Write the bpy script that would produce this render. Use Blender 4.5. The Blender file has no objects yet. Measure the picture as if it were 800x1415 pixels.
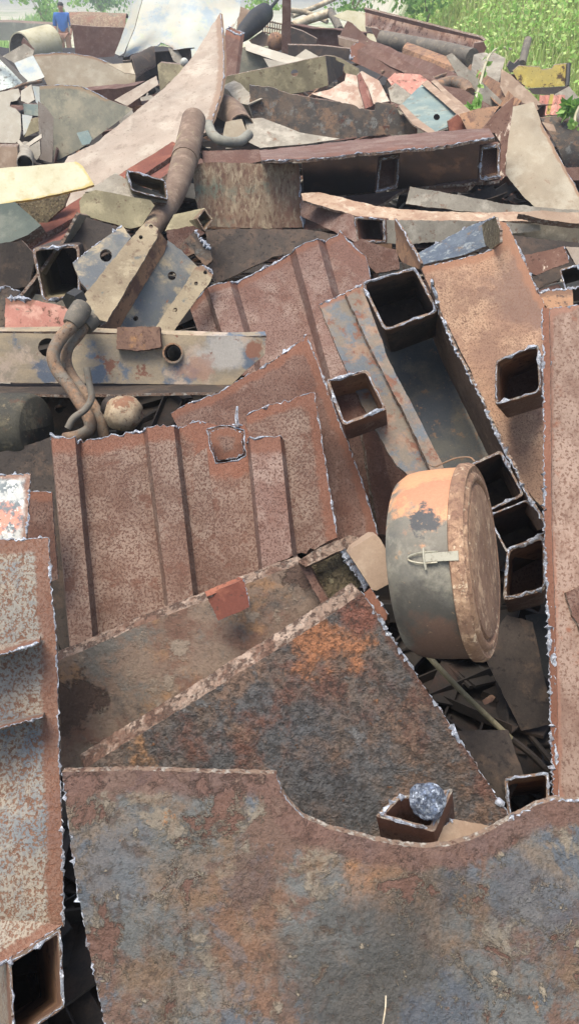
import bpy, bmesh, math, random
import numpy as np
from mathutils import Vector, Matrix, noise as mnoise
from mathutils.geometry import delaunay_2d_cdt
R = math.radians
random.seed(11); rng = np.random.default_rng(11)
scene = bpy.context.scene
# ------------------------------------------------------------------ camera
PITCH = R(33.0); FPX = 1110.0; CAMZ = 2.0
cam_d = bpy.data.cameras.new('camera'); cam = bpy.data.objects.new('camera', cam_d)
scene.collection.objects.link(cam); scene.camera = cam
cam.location = (0, 0, CAMZ); cam.rotation_euler = (math.pi/2 - PITCH, 0, 0)
cam_d.sensor_fit = 'VERTICAL'; cam_d.sensor_height = 24.0; cam_d.lens = 24.0*FPX/1415.0
cam_d.clip_start = 0.05; cam_d.clip_end = 2000
scene.render.resolution_x = 578; scene.render.resolution_y = 1024
# ------------------------------------------------------------------ sky, sun, exposure
SUN_EL, SUN_AZ = 76.0, 238.0          # azimuth clockwise from +Y: almost overhead, a little behind and to the left, through thin cloud
world = bpy.data.worlds.new('World'); scene.world = world; world.use_nodes = True
wn = world.node_tree.nodes; wl = world.node_tree.links
sky = wn.new('ShaderNodeTexSky'); sky.sky_type = 'NISHITA'; sky.sun_disc = False
sky.sun_elevation = R(SUN_EL); sky.sun_rotation = R(SUN_AZ); sky.dust_density = 4.0; sky.air_density = 1.0; sky.ozone_density = 1.0
wl.new(sky.outputs[0], wn['Background'].inputs[0]); wn['Background'].inputs[1].default_value = 0.15
sun_d = bpy.data.lights.new('sun', 'SUN'); sun_d.energy = 2.5; sun_d.angle = R(32); sun_d.color = (1.0, .93, .84)
sun = bpy.data.objects.new('sun', sun_d); scene.collection.objects.link(sun)
sd = Vector((math.sin(R(SUN_AZ))*math.cos(R(SUN_EL)), math.cos(R(SUN_AZ))*math.cos(R(SUN_EL)), math.sin(R(SUN_EL))))
sun.rotation_euler = sd.to_track_quat('Z', 'Y').to_euler()
scene.view_settings.view_transform = 'Standard'; scene.view_settings.look = 'None'
scene.view_settings.gamma = 1.0; scene.view_settings.use_curve_mapping = False
scene.view_settings.exposure = 0.85
scene.render.engine = 'CYCLES'; scene.cycles.use_denoising = True
scene.cycles.max_bounces = 6; scene.cycles.diffuse_bounces = 3
# ------------------------------------------------------------------ pixels of the photograph -> points (a direction; the distance is given per piece)
SP, CP = math.sin(PITCH), math.cos(PITCH)
def ray(u, v):
    x = (u-400.0)/FPX; y = (v-707.5)/FPX
    return np.array((x, CP - SP*y, -SP - CP*y))
CAM = np.array((0, 0, CAMZ))
def P(u, v, d): return CAM + ray(u, v)*d
def W(u, v, d, th=50.0, psi=0.0):
    """plane through a pixel at depth d; th = slope of the plane (0 lies flat, 90 stands upright), psi = heading of its normal"""
    th, psi = R(th), R(psi)
    n = np.array((math.sin(th)*math.sin(psi), -math.sin(th)*math.cos(psi), math.cos(th)))
    k = float(n @ ray(u, v))*d
    def f(uu, vv):
        den = float(n @ ray(uu, vv)); q = k/den if abs(den) > 1e-6 else d
        return min(max(q, d*.55), d*1.7)
    f.n = n; return f
def A3(a, b, c):
    """plane through three (u,v,d)"""
    p = [P(*q) for q in (a, b, c)]; n = np.cross(p[1]-p[0], p[2]-p[0]); n /= np.linalg.norm(n)
    if n @ ray(a[0], a[1]) > 0: n = -n
    k = float(n @ (p[0]-CAM))
    def f(u, v): return k/float(n @ ray(u, v))
    f.n = n; return f
def bulge(s, fn):
    f = lambda u, v: s(u, v) + fn(u, v)
    f.n = s.n; return f
# ------------------------------------------------------------------ materials
def S(r, g, b):
    f = lambda c: (c/255/12.92) if c/255 <= .04045 else ((c/255+.055)/1.055)**2.4
    return (f(r), f(g), f(b), 1)
MATS = {}
SAT, ALB = .88, .89; WARM = (1.01, .995, .87)
class NT:
    def __init__(s, name):
        s.m = bpy.data.materials.new(name); s.m.use_nodes = True
        s.n = s.m.node_tree.nodes; s.l = s.m.node_tree.links; s.b = s.n['Principled BSDF']
    def new(s, t, **kw):
        x = s.n.new(t)
        for k, v in kw.items(): setattr(x, k, v)
        return x
    def link(s, a, b): s.l.new(a, b)
    def mix(s, fac, a, b):
        x = s.new('ShaderNodeMix', data_type='RGBA')
        for i, q in ((0, fac), (6, a), (7, b)):
            if hasattr(q, 'is_output'): s.link(q, x.inputs[i])
            else: x.inputs[i].default_value = q
        return x.outputs[2]
    def math(s, op, a, b=0.0, c=0.0, clamp=False):
        x = s.new('ShaderNodeMath', operation=op, use_clamp=clamp)
        for i, q in enumerate((a, b, c)):
            if hasattr(q, 'is_output'): s.link(q, x.inputs[i])
            else: x.inputs[i].default_value = q
        return x.outputs[0]
    def step(s, x, lo, hi):
        m = s.new('ShaderNodeMapRange', interpolation_type='SMOOTHSTEP')
        s.link(x, m.inputs[0]); m.inputs[1].default_value = lo; m.inputs[2].default_value = hi
        return m.outputs[0]
    def noise(s, vec, scale, detail=5.0, rough=.6, dist=0.0):
        x = s.new('ShaderNodeTexNoise'); s.link(vec, x.inputs['Vector'])
        x.inputs['Scale'].default_value = scale; x.inputs['Detail'].default_value = detail
        x.inputs['Roughness'].default_value = rough; x.inputs['Distortion'].default_value = dist
        return x.outputs[0]
def rust(name, base, layers, edge=None, grain=.25, bump=.5, rough=(.7, .9), metal=0.0, seed=0.0, bdist=.003, edgew=.5, relief=.5, warm=True, spec=.4, alb=1.0):
    """layers: (colour, scale, threshold, softness, height[, opts]); opts: stretch, detail, blob=(centre, radius), inv, dist"""
    def tone(c):
        g = .3*c[0]+.55*c[1]+.15*c[2]; return tuple((g+(x-g)*SAT)*ALB*alb*(k if warm else 1.0) for x, k in zip(c[:3], WARM))+(1,)
    base = tone(base); layers = [(tone(L[0]),)+tuple(L[1:]) for L in layers]; edge = tone(edge) if edge else None
    t = NT(name); MATS[name] = t.m
    tc = t.new('ShaderNodeTexCoord'); oi = t.new('ShaderNodeObjectInfo')
    add = t.new('ShaderNodeVectorMath', operation='ADD'); t.link(tc.outputs['Object'], add.inputs[0])
    mu = t.new('ShaderNodeVectorMath', operation='SCALE'); t.link(oi.outputs['Random'], mu.inputs[3]); mu.inputs[0].default_value = (31.7, 17.3, 23.9)
    t.link(mu.outputs[0], add.inputs[1]); vec = add.outputs[0]
    geo = None
    col = base; h = None
    # large-scale drift of tone so no surface is even
    drift = t.noise(vec, 3.1, 3.0)
    for i, L in enumerate(layers):
        c, sc, th, so, hh = L[:5]; o = L[5] if len(L) > 5 else {}
        mp = t.new('ShaderNodeMapping'); t.link(vec, mp.inputs[0])
        mp.inputs['Location'].default_value = (3.7*i+seed, -5.1*i, 2.3*i)
        if 'stretch' in o: mp.inputs['Scale'].default_value = o['stretch']
        if 'rot' in o: mp.inputs['Rotation'].default_value = o['rot']
        n = t.noise(mp.outputs[0], sc, o.get('detail', 7.0), o.get('rough', .7), o.get('dist', 0.0))
        if 'blob' in o:
            if geo is None: geo = t.new('ShaderNodeNewGeometry')
            ce, rad = o['blob']
            dn = t.new('ShaderNodeVectorMath', operation='DISTANCE'); t.link(geo.outputs['Position'], dn.inputs[0]); dn.inputs[1].default_value = tuple(ce)
            k = t.math('SUBTRACT', 1.0, t.math('DIVIDE', dn.outputs['Value'], rad))      # 1 centre .. 0 rim
            n = t.math('ADD', t.math('MULTIPLY', k, .45), n); n = t.math('SUBTRACT', n, 0.0)
        so = so*o.get('k', 1.0); m = t.step(n, th-so, th+so)
        if 'amt' in o: m = t.math('MULTIPLY', m, o['amt'])
        col = t.mix(m, col, c)
        if 'line' in o:      # the raised pale lip where a flake has broken off
            lm = t.step(t.math('ABSOLUTE', t.math('SUBTRACT', n, th-so*.5)), .022, .004)
            col = t.mix(t.math('MULTIPLY', lm, o.get('lamt', .6)), col, tone(o['line']))
            q = t.math('MULTIPLY', lm, .5); h = q if h is None else t.math('ADD', h, q)
        if hh:
            q = t.math('MULTIPLY', m, hh); h = q if h is None else t.math('ADD', h, q)
    if edge is not None:
        at = t.new('ShaderNodeAttribute', attribute_name='cut')
        en = t.noise(vec, 26.0, 4.0)
        e = t.math('ADD', at.outputs['Fac'], t.math('MULTIPLY', t.math('SUBTRACT', en, .5), .55))
        m = t.step(e, edgew, edgew+.22)
        col = t.mix(t.math('MULTIPLY', m, .85), col, edge)
    g1 = t.noise(vec, 190.0, 4.0, .7)
    k = t.math('ADD', t.math('MULTIPLY', t.math('SUBTRACT', g1, .5), grain*4), 1.0)
    k = t.math('MULTIPLY', k, t.math('ADD', t.math('MULTIPLY', drift, .7), .65))
    vm = t.new('ShaderNodeVectorMath', operation='SCALE')
    if hasattr(col, 'is_output'): t.link(col, vm.inputs[0])
    else: vm.inputs[0].default_value = col[:3]
    t.link(k, vm.inputs[3]); t.link(vm.outputs[0], t.b.inputs['Base Color'])
    hg = t.math('ADD', t.math('MULTIPLY', g1, .35), t.math('MULTIPLY', t.noise(vec, 42.0, 6.0, .65), relief)); h = hg if h is None else t.math('ADD', h, hg)
    bp = t.new('ShaderNodeBump'); bp.inputs['Strength'].default_value = bump; bp.inputs['Distance'].default_value = bdist
    t.link(h, bp.inputs['Height']); t.link(bp.outputs[0], t.b.inputs['Normal'])
    rr = t.new('ShaderNodeMapRange'); t.link(g1, rr.inputs[0]); rr.inputs[3].default_value = rough[1]; rr.inputs[4].default_value = rough[0]
    t.link(rr.outputs[0], t.b.inputs['Roughness']); t.b.inputs['Metallic'].default_value = metal
    t.b.inputs['Specular IOR Level'].default_value = spec
    return t.m
# ------------------------------------------------------------------ mesh helpers
COL = scene.collection
def newobj(name, me, parent=None, label=None, cat=None, group=None, kind=None):
    """me is in world coordinates; its origin is moved to its base (or the parent's origin kept)"""
    o = bpy.data.objects.new(name, me); COL.objects.link(o)
    co = np.empty(len(me.vertices)*3, np.float32); me.vertices.foreach_get('co', co); co = co.reshape(-1, 3)
    lo, hi = co.min(0), co.max(0); org = np.array(((lo[0]+hi[0])/2, (lo[1]+hi[1])/2, lo[2]))
    co -= org; me.vertices.foreach_set('co', co.ravel()); me.update()
    base = np.zeros(3)
    if parent is not None:
        o.parent = parent; base = np.array(parent['_org']) if '_org' in parent else np.array(ORG[parent.name])
    ORG[o.name] = tuple(org); o.location = tuple(org - base)
    tag(o, label, cat, group, kind)
    return o
ORG = {}
def tag(o, label=None, cat=None, group=None, kind=None):
    if label: o['label'] = label
    if cat: o['category'] = cat
    if group: o['group'] = group
    if kind or cat: o['kind'] = kind or 'thing'
def thing(name, label, cat, org, group=None):
    o = bpy.data.objects.new(name, None); COL.objects.link(o); o.empty_display_size = .05
    o.location = tuple(org); ORG[o.name] = tuple(org); tag(o, label, cat, group); return o
def mesh(name, V, F, mats, mi=None, smooth=True, ang=32, attr=None):
    me = bpy.data.meshes.new(name); me.from_pydata([tuple(map(float, v)) for v in V], [], F)
    for m in mats: me.materials.append(MATS[m])
    if mi is not None: me.polygons.foreach_set('material_index', mi)
    if attr is not None:
        a = me.attributes.new('cut', 'FLOAT', 'POINT'); a.data.foreach_set('value', np.asarray(attr, np.float32))
    me.update()
    if smooth:
        me.polygons.foreach_set('use_smooth', [True]*len(me.polygons)); me.set_sharp_from_angle(angle=R(ang))
    return me
def inside(pts, poly):
    x, y = pts[:, 0], pts[:, 1]; px, py = poly[:, 0], poly[:, 1]; c = np.zeros(len(pts), bool)
    for i in range(len(poly)):
        x1, y1, x2, y2 = px[i-1], py[i-1], px[i], py[i]
        if y1 == y2: continue
        c ^= ((y1 > y) != (y2 > y)) & (x < (x2-x1)*(y-y1)/(y2-y1)+x1)
    return c
def densify(poly, st, jit):
    """outline with irregular cut edges; returns points and, per point, the index of its edge"""
    out, ei = [], []
    n = len(poly)
    for i in range(n):
        a = np.array(poly[i], float); b = np.array(poly[(i+1) % n], float); L = np.linalg.norm(b-a); k = max(1, int(L/st))
        nr = np.array((-(b-a)[1], (b-a)[0]))/max(L, 1e-6)
        for j in range(k):
            p = a+(b-a)*(j/k)
            if j: p = p + nr*jit*(rng.normal()*.3 + mnoise.noise(Vector((p[0]*.06, p[1]*.06, i*3.1)))*1.4)
            out.append(p); ei.append(i)
    return np.array(out), np.array(ei)
def bead(pts, r, closed=False):
    V, F = [], []; n = len(pts); pts = np.array(pts)
    for i in range(n):
        d = pts[min(i+1, n-1)]-pts[max(i-1, 0)]; d = d/(np.linalg.norm(d)+1e-9)
        a = np.cross(d, (0.3, -.7, .6)); a /= np.linalg.norm(a)+1e-9; b = np.cross(d, a)
        lowf = mnoise.noise(Vector(pts[i]*(.10/r))); rr = r*(.12+.42*rng.random()+max(0, lowf)*1.9+(1.2 if rng.random() > .97 else 0))
        if i in (0, n-1): rr *= .3
        c = pts[i]+(a*rng.normal()+b*rng.normal())*r*.35
        for k in range(5):
            q = k*2*math.pi/5; V.append(c+(a*math.cos(q)+b*math.sin(q))*rr*(.7+.6*rng.random()))
    for i in range(n-1):
        for k in range(5): F.append((i*5+k, i*5+(k+1) % 5, i*5+5+(k+1) % 5, i*5+5+k))
    return V, F
def join_parts(lst):
    V, F = [], []
    for v, f in lst:
        o = len(V); V += list(v); F += [tuple(i+o for i in q) for q in f]
    return V, F
def slag(parent, lines, r, mat='slag'):
    r *= 1.05
    for l in lines:
        if len(l) > 1:
            V, F = bead(l, r); newobj('cut_edge', mesh('cut_edge', V, F, [mat], ang=60), parent)
def plate(name, label, cat, poly, s, mat, t=.008, hcut=False, ext=None, cut=(), st=None, jit=.8, warp=.003, holes=(), parent=None, r=None,
          rim='rim', group=None, edged=True, haz=.055, band=None):
    """a cut plate or solid bar: outline in pixels on the surface s, thickness t (or slanted by ext=(du,dv,dd))"""
    poly = [tuple(p) for p in poly]
    a = np.array(poly, float); size = max(np.ptp(a[:, 0]), np.ptp(a[:, 1])); cu, cv = a.mean(0); d0 = s(cu, cv)
    st = st or max(4.0, min(14.0, size/14))
    if d0 > 4.2 and not len(cut): jit = min(jit, .25)
    if d0 > 4.4 and ext is None: t = t*.55
    out, ei = densify(poly, min(st*.45, 3.6) if len(cut) and d0 < 3 else st*.45, jit); no = len(out)
    pts = [out]; edges = [(i, (i+1) % no) for i in range(no)]; hl = []
    k = no
    for hp in holes:
        ho, _ = densify(hp, st*.4, jit*.6); pts.append(ho); m = len(ho)
        edges += [(k+i, k+(i+1) % m) for i in range(m)]; hl.append((k, m, ho)); k += m
    bp = np.concatenate(pts)
    gx, gy = np.meshgrid(np.arange(out[:, 0].min(), out[:, 0].max(), st), np.arange(out[:, 1].min(), out[:, 1].max(), st))
    g = np.stack([gx.ravel(), gy.ravel()], 1)
    if len(g):
        g = g + rng.normal(size=g.shape)*st*.12
        g = g[inside(g, out)]
        for _, _, ho in hl: g = g[~inside(g, ho)]
        if len(g):
            dm = np.sqrt(((g[:, None, :]-bp[None])**2).sum(2)).min(1); g = g[dm > st*.42]
    allp = np.concatenate([bp, g]) if len(g) else bp
    vv, _, ff, ov, _, _ = delaunay_2d_cdt([Vector(p) for p in allp], edges, [], 0, 1e-4)
    vp = np.array([tuple(q) for q in vv]); ff = [tuple(f) for f in ff]
    ce = np.array([vp[list(f)].mean(0) for f in ff]); ok = inside(ce, out)
    for _, _, ho in hl: ok &= ~inside(ce, ho)
    ff = [f for f, q in zip(ff, ok) if q]
    m2 = {}
    for i, l in enumerate(ov):
        for q in l: m2[q] = i
    n = np.array(s.n); sd_ = rng.random()*50
    F3 = np.empty((len(vp), 3))
    for i, (u, v) in enumerate(vp):
        p = P(u, v, s(u, v))
        if warp: p = p + n*(warp*4*mnoise.noise(Vector(p*(5.0/d0))+Vector((sd_, 0, 0)))+warp*1.1*mnoise.noise(Vector(p*(19./d0))+Vector((0, sd_, 0))))
        F3[i] = p
    if ext is not None: E = P(cu+ext[0], cv+ext[1], d0+ext[2])-P(cu, cv, d0)
    else: E = -n*t + (np.array((0, 0, t*.5)) if d0 > 4.4 else 0)
    nv = len(vp)
    # distance to the cut edges
    sel = np.array([cut == 'all' or int(e) in cut for e in ei]) if len(cut) else np.zeros(no, bool)
    w = np.zeros(nv)
    o3 = np.array([P(u, v, s(u, v)) for u, v in out])
    bs = np.array([int(e) in band for e in ei]) if band is not None else sel
    cp = [o3[bs]] if bs.any() else []
    for q0, m, ho in (hl if hcut else []): cp.append(np.array([P(u, v, s(u, v)) for u, v in ho]))
    if cp and edged:
        cp = np.concatenate(cp)
        dd = np.sqrt(((F3[:, None, :]-cp[None])**2).sum(2)).min(1); w = np.clip(1-dd/haz, 0, 1)
    V = np.concatenate([F3, F3+E]); F = []; mi = []
    fr = []
    for f in ff:
        x = np.cross(F3[f[1]]-F3[f[0]], F3[f[2]]-F3[f[0]])
        if x @ n < 0: f = f[::-1]
        F.append(f); mi.append(0); F.append(tuple(i+nv for i in f[::-1])); mi.append(0)
    for q0, m in [(0, no)]+[(h[0], h[1]) for h in hl]:
        for i in range(m):
            a_, b_ = m2[q0+i], m2[q0+(i+1) % m]
            if a_ != b_: F.append((a_, b_, b_+nv, a_+nv)); mi.append(1)
    me = mesh(name, V, F, [mat, rim if rim else mat], mi, attr=np.concatenate([w, w]))
    bm = bmesh.new(); bm.from_mesh(me); bmesh.ops.recalc_face_normals(bm, faces=bm.faces); bm.to_mesh(me); bm.free()
    o = newobj(name, me, parent, label, cat, group)
    if len(cut):
        r = r or d0*.0021
        lines = []; cur = []
        for i in range(no+1):
            q = i % no
            if sel[q] or (sel[q-1] and cur):
                cur.append(F3[m2[q]] + E*.25*rng.random())
                if not sel[q]: lines.append(cur); cur = []
            elif cur: lines.append(cur); cur = []
        if cur: lines.append(cur)
        if hcut:
            for q0, m, ho in hl: lines.append([F3[m2[q0+i % m]] for i in range(m+1)])
        slag(o, lines, r)
    return o
def tube(name, label, cat, quad, s, axis, mat, wall=.1, cut=True, parent=None, rnd=.14, r=None, rows=5, inner=None, group=None, jit=.012, closed=False):
    """a box section: its mouth quad in pixels on s, running off along axis=(du,dv,dd) from the mouth's centre"""
    q = [np.array(P(u, v, s(u, v))) for u, v in quad]; c = sum(q)/4
    cu, cv = np.mean([p[0] for p in quad]), np.mean([p[1] for p in quad]); d0 = s(cu, cv)
    A = P(cu+axis[0], cv+axis[1], d0+axis[2])-P(cu, cv, d0)
    e1, e2 = q[1]-q[0], q[3]-q[0]; sz = (np.linalg.norm(e1)+np.linalg.norm(e2))/2
    nrm = np.cross(e1, e2); nrm /= np.linalg.norm(nrm)
    def loop(inset):
        pts = []
        cc = [p+(c-p)*inset for p in q]
        for i in range(4):
            a, b, d = cc[i-1], cc[i], cc[(i+1) % 4]
            p0, p2 = b+(a-b)*rnd, b+(d-b)*rnd
            for tt in (0, .5, 1): pts.append((1-tt)**2*p0+2*tt*(1-tt)*b+tt*tt*p2)
            p3 = d+(b-d)*rnd
            for j in range(1, 7): pts.append(p2+(p3-p2)*j/7)
        return np.array(pts)
    lo, li = loop(0), loop(wall*2); n = len(lo)
    jj = rng.normal(size=(n, 1))*sz*jit*A/np.linalg.norm(A)
    V = []; F = []; mi = []
    for k in range(rows): V += list(lo+A*k/(rows-1)+(jj if k == 0 else 0))
    for k in range(rows): V += list(li+A*k/(rows-1)+(jj if k == 0 else 0))
    ni = rows*n
    for k in range(rows-1):
        for i in range(n):
            j = (i+1) % n
            F.append((k*n+i, k*n+j, k*n+n+j, k*n+n+i)); mi.append(0)
            F.append((ni+k*n+i, ni+k*n+n+i, ni+k*n+n+j, ni+k*n+j)); mi.append(2)
    for i in range(n):
        j = (i+1) % n
        F.append((i, ni+i, ni+j, j)); mi.append(1)
        F.append(((rows-1)*n+i, (rows-1)*n+j, ni+(rows-1)*n+j, ni+(rows-1)*n+i)); mi.append(1)
    if closed: F.append(tuple(range((rows-1)*n, rows*n))); mi.append(0)
    att = [max(0., 1-(k/(rows-1))*np.linalg.norm(A)/.09) for k in range(rows) for i in range(n)]*2
    me = mesh(name, V, F, [mat, 'rim', inner or mat], mi, attr=att)
    bm = bmesh.new(); bm.from_mesh(me); bmesh.ops.recalc_face_normals(bm, faces=bm.faces); bm.to_mesh(me); bm.free()
    o = newobj(name, me, parent, label, cat, group)
    if cut:
        mid = (lo+li)/2+jj; slag(o, [list(mid)+[mid[0]]], r or max(sz*wall*.42, .0016))
    return o
def loft(name, label, cat, top, bot, mat, t=.008, rows=14, cols=None, cut=('top',), parent=None, n=None, warp=.002, jit=.003, group=None, r=None, haz=.07, bow=0.0):
    """a folded sheet: its profile (u,v,d) along one end and along the other end"""
    A = [np.array(P(*p)) for p in top]; B = [np.array(P(*p)) for p in bot]
    a2, b2 = [], []
    tot = sum(np.linalg.norm(A[i+1]-A[i]) for i in range(len(A)-1))
    for i in range(len(A)-1):
        k = max(1, int(round((cols or 40)*np.linalg.norm(A[i+1]-A[i])/tot)))
        for j in range(k): a2.append(A[i]+(A[i+1]-A[i])*j/k); b2.append(B[i]+(B[i+1]-B[i])*j/k)
    a2.append(A[-1]); b2.append(B[-1]); a2, b2 = np.array(a2), np.array(b2); m = len(a2)
    if n is None:
        n = np.cross(A[-1]-A[0], B[0]-A[0]); n /= np.linalg.norm(n)
        if n @ (CAM-A[0]) < 0: n = -n
    ax = (b2-a2); ja = rng.normal(size=(m, 1))*jit; jb = rng.normal(size=(m, 1))*jit
    L = np.linalg.norm(ax, axis=1, keepdims=True); ax = ax/L
    V = []; w = []; sd_ = rng.random()*40
    for k in range(rows):
        f = k/(rows-1); row = a2*(1-f)+b2*f
        if k == 0: row = row+ax*ja
        if k == rows-1: row = row+ax*jb
        row = row + n*bow*4*f*(1-f)
        for i in range(m):
            row[i] += n*(warp*5*mnoise.noise(Vector(row[i]*2.5)+Vector((sd_, 0, 0)))+warp*1.6*mnoise.noise(Vector(row[i]*9.)+Vector((0, sd_, 0))))
            e = 9.
            if 'top' in cut: e = min(e, f*L[i, 0])
            if 'bottom' in cut: e = min(e, (1-f)*L[i, 0])
            if 'left' in cut: e = min(e, np.linalg.norm(row[i]-row[0]))
            if 'right' in cut: e = min(e, np.linalg.norm(row[i]-row[-1]))
            w.append(max(0, 1-e/haz))
        V += list(row)
    nv = len(V); V = np.array(V); V = np.concatenate([V, V-n*t]); F = []; mi = []
    for k in range(rows-1):
        for i in range(m-1):
            F.append((k*m+i, k*m+i+1, k*m+m+i+1, k*m+m+i)); mi.append(0)
            F.append((nv+k*m+i, nv+k*m+m+i, nv+k*m+m+i+1, nv+k*m+i+1)); mi.append(0)
    for i in range(m-1):
        F.append((i, nv+i, nv+i+1, i+1)); mi.append(1); q = (rows-1)*m
        F.append((q+i, q+i+1, nv+q+i+1, nv+q+i)); mi.append(1)
    for k in range(rows-1):
        F.append((k*m, k*m+m, nv+k*m+m, nv+k*m)); mi.append(1); q = m-1
        F.append((k*m+q, nv+k*m+q, nv+k*m+m+q, k*m+m+q)); mi.append(1)
    me = mesh(name, V, F, [mat, 'rim'], mi, attr=w+w, ang=28)
    bm = bmesh.new(); bm.from_mesh(me); bmesh.ops.recalc_face_normals(bm, faces=bm.faces); bm.to_mesh(me); bm.free()
    o = newobj(name, me, parent, label, cat, group)
    lines = []
    if 'top' in cut: lines.append(V[:m])
    if 'bottom' in cut: lines.append(V[(rows-1)*m:rows*m])
    def fine(q): 
        q = np.array(q); return [q[i]+(q[i+1]-q[i])*j/3 for i in range(len(q)-1) for j in range(3)]
    if 'left' in cut: lines.append(fine([V[k*m] for k in range(rows)]))
    if 'right' in cut: lines.append(fine([V[k*m+m-1] for k in range(rows)]))
    if lines: slag(o, lines, r or .0035)
    return o
def crom(pts, k):
    pts = [np.array(p, float) for p in pts]; e = [2*pts[0]-pts[1]]+pts+[2*pts[-1]-pts[-2]]; out = []
    for i in range(1, len(e)-2):
        for j in range(k):
            t = j/k; a, b, c, d = e[i-1:i+3]
            out.append(.5*((2*b)+(c-a)*t+(2*a-5*b+4*c-d)*t*t+(3*b-a-3*c+d)*t**3))
    out.append(pts[-1]); return out
def pipe_geo(pts, rad, sides=16, k=6, wall=0.0, smooth=True):
    """swept tube through world points; rad one radius or a list; wall > 0 leaves both ends open"""
    C = crom(pts, k) if smooth and len(pts) > 2 else [np.array(p, float) for p in pts]
    rr = np.interp(np.linspace(0, 1, len(C)), np.linspace(0, 1, len(rad)), rad) if hasattr(rad, '__len__') else [rad]*len(C)
    V, F = [], []; up = None
    for i, c in enumerate(C):
        d = C[min(i+1, len(C)-1)]-C[max(i-1, 0)]; d = d/(np.linalg.norm(d)+1e-9)
        if up is None: up = np.cross(d, (.31, .2, .93)); up /= np.linalg.norm(up)
        up = up-d*(up @ d); up /= np.linalg.norm(up)+1e-9; b = np.cross(d, up)
        for q in range(sides):
            a = q*2*math.pi/sides; V.append(c+(up*math.cos(a)+b*math.sin(a))*rr[i])
    n = len(C)
    for i in range(n-1):
        for q in range(sides): F.append((i*sides+q, i*sides+(q+1) % sides, i*sides+sides+(q+1) % sides, i*sides+sides+q))
    if wall:
        o = len(V)
        for i, c in enumerate(C):
            for q in range(sides): V.append(c+(V[i*sides+q]-c)*(1-wall))
        for i in range(n-1):
            for q in range(sides): F.append((o+i*sides+q, o+i*sides+sides+q, o+i*sides+sides+(q+1) % sides, o+i*sides+(q+1) % sides))
        for e in (0, n-1):
            for q in range(sides):
                a, b = e*sides+q, e*sides+(q+1) % sides; F.append((a, o+a, o+b, b) if e else (a, b, o+b, o+a))
    else:
        F.append(tuple(range(sides))[::-1]); F.append(tuple(range((n-1)*sides, n*sides)))
    return V, F
def pipe(name, label, cat, pts, rad, mat, parent=None, sides=16, k=6, wall=0.0, group=None, smooth=True, px=True):
    w = [P(*p) for p in pts] if px else pts
    V, F = pipe_geo(w, rad, sides, k, wall, smooth)
    me = mesh(name, V, F, [mat], ang=45)
    bm = bmesh.new(); bm.from_mesh(me); bmesh.ops.recalc_face_normals(bm, faces=bm.faces); bm.to_mesh(me); bm.free()
    return newobj(name, me, parent, label, cat, group)
def arc(cu, cv, ru, rv, a0, a1, n):
    return [(cu+ru*math.cos(R(a0+(a1-a0)*i/(n-1))), cv+rv*math.sin(R(a0+(a1-a0)*i/(n-1)))) for i in range(n)]
def circ(cu, cv, ru, rv=None, n=14): return arc(cu, cv, ru, rv or ru, 0, 360-360/n, n)
# ------------------------------------------------------------------ the scrap's materials (sRGB swatches of the things themselves)
FINE = dict(stretch=(1, 1, .6), detail=3.0)
rust('rim', S(122,100,88), [(S(158,152,148), 60, .55, .06, .6), (S(84,56,46), 90, .58, .05, .4)], grain=.3, bump=.7)
rust('slag', S(156,162,172), [(S(104,92,86), 22, .55, .06, .5), (S(190,200,212), 60, .52, .05, .8), (S(236,242,250), 130, .56, .05, .8), (S(112,82,68), 30, .6, .05, .3)], grain=.25, bump=.9, rough=(.3, .6), metal=.1, warm=False)
rust('primer', S(124,96,90), [(S(114,80,71), 5, .5, .08, 0), (S(140,117,111), 8, .54, .10, 0, dict(detail=3.0)), (S(92,62,53), 220, .56, .05, -.7, FINE), (S(98,66,56), 26, .63, .05, -.3)],
     edge=S(118,76,60), grain=.16, bump=.5, alb=.92)
rust('primer_pitted', S(120,95,86), [(S(108,80,69), 6, .5, .07, 0), (S(132,110,101), 9, .52, .12, 0, dict(detail=3.0)), (S(96,65,55), 190, .545, .05, -.8, FINE), (S(104,70,58), 18, .6, .06, -.2, dict(detail=4.0))],
     edge=S(122,76,58), grain=.16, bump=.55, alb=.92)
rust('brown', S(112,83,74), [(S(100,66,55), 7, .5, .08, 0), (S(126,100,92), 15, .57, .06, 0), (S(84,55,47), 220, .57, .05, -.5, FINE), (S(140,118,110), 100, .66, .04, .1)], edge=S(124,79,61), grain=.18, bump=.5, alb=.92)
rust('pale_paint_spots', S(146,136,126), [(S(134,132,130), 9, .52, .08, 0), (S(108,114,124), 7, .58, .06, 0, dict(stretch=(1, 1, .5))), (S(118,86,70), 210, .54, .045, -.8, FINE), (S(112,80,65), 60, .6, .03, -.6, FINE)],
     edge=S(118,78,62), grain=.14, bump=.55, edgew=.3)
rust('tan_sheet', S(166,155,139), [(S(154,140,123), 3, .5, .14, 0), (S(180,171,157), 6, .56, .1, 0), (S(140,116,98), 60, .65, .05, -.3), (S(148,122,102), 14, .66, .05, -.2)], edge=S(150,116,92), grain=.08, bump=.3, alb=.9)
rust('pink_sheet', S(160,147,139), [(S(149,135,126), 4, .5, .15, 0), (S(170,160,152), 7, .56, .1, 0), (S(132,115,104), 40, .62, .05, -.2), (S(138,124,115), 9, .6, .05, 0, dict(stretch=(1, 1, .4)))], edge=S(136,112,97), grain=.11, bump=.28)
rust('grey_sheet', S(150,144,136), [(S(128,122,114), 5, .5, .12, 0), (S(170,164,156), 9, .57, .08, 0), (S(120,92,74), 22, .62, .06, -.2), (S(100,80,68), 80, .64, .04, -.3)], edge=S(132,100,82), grain=.1, bump=.35)
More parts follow.
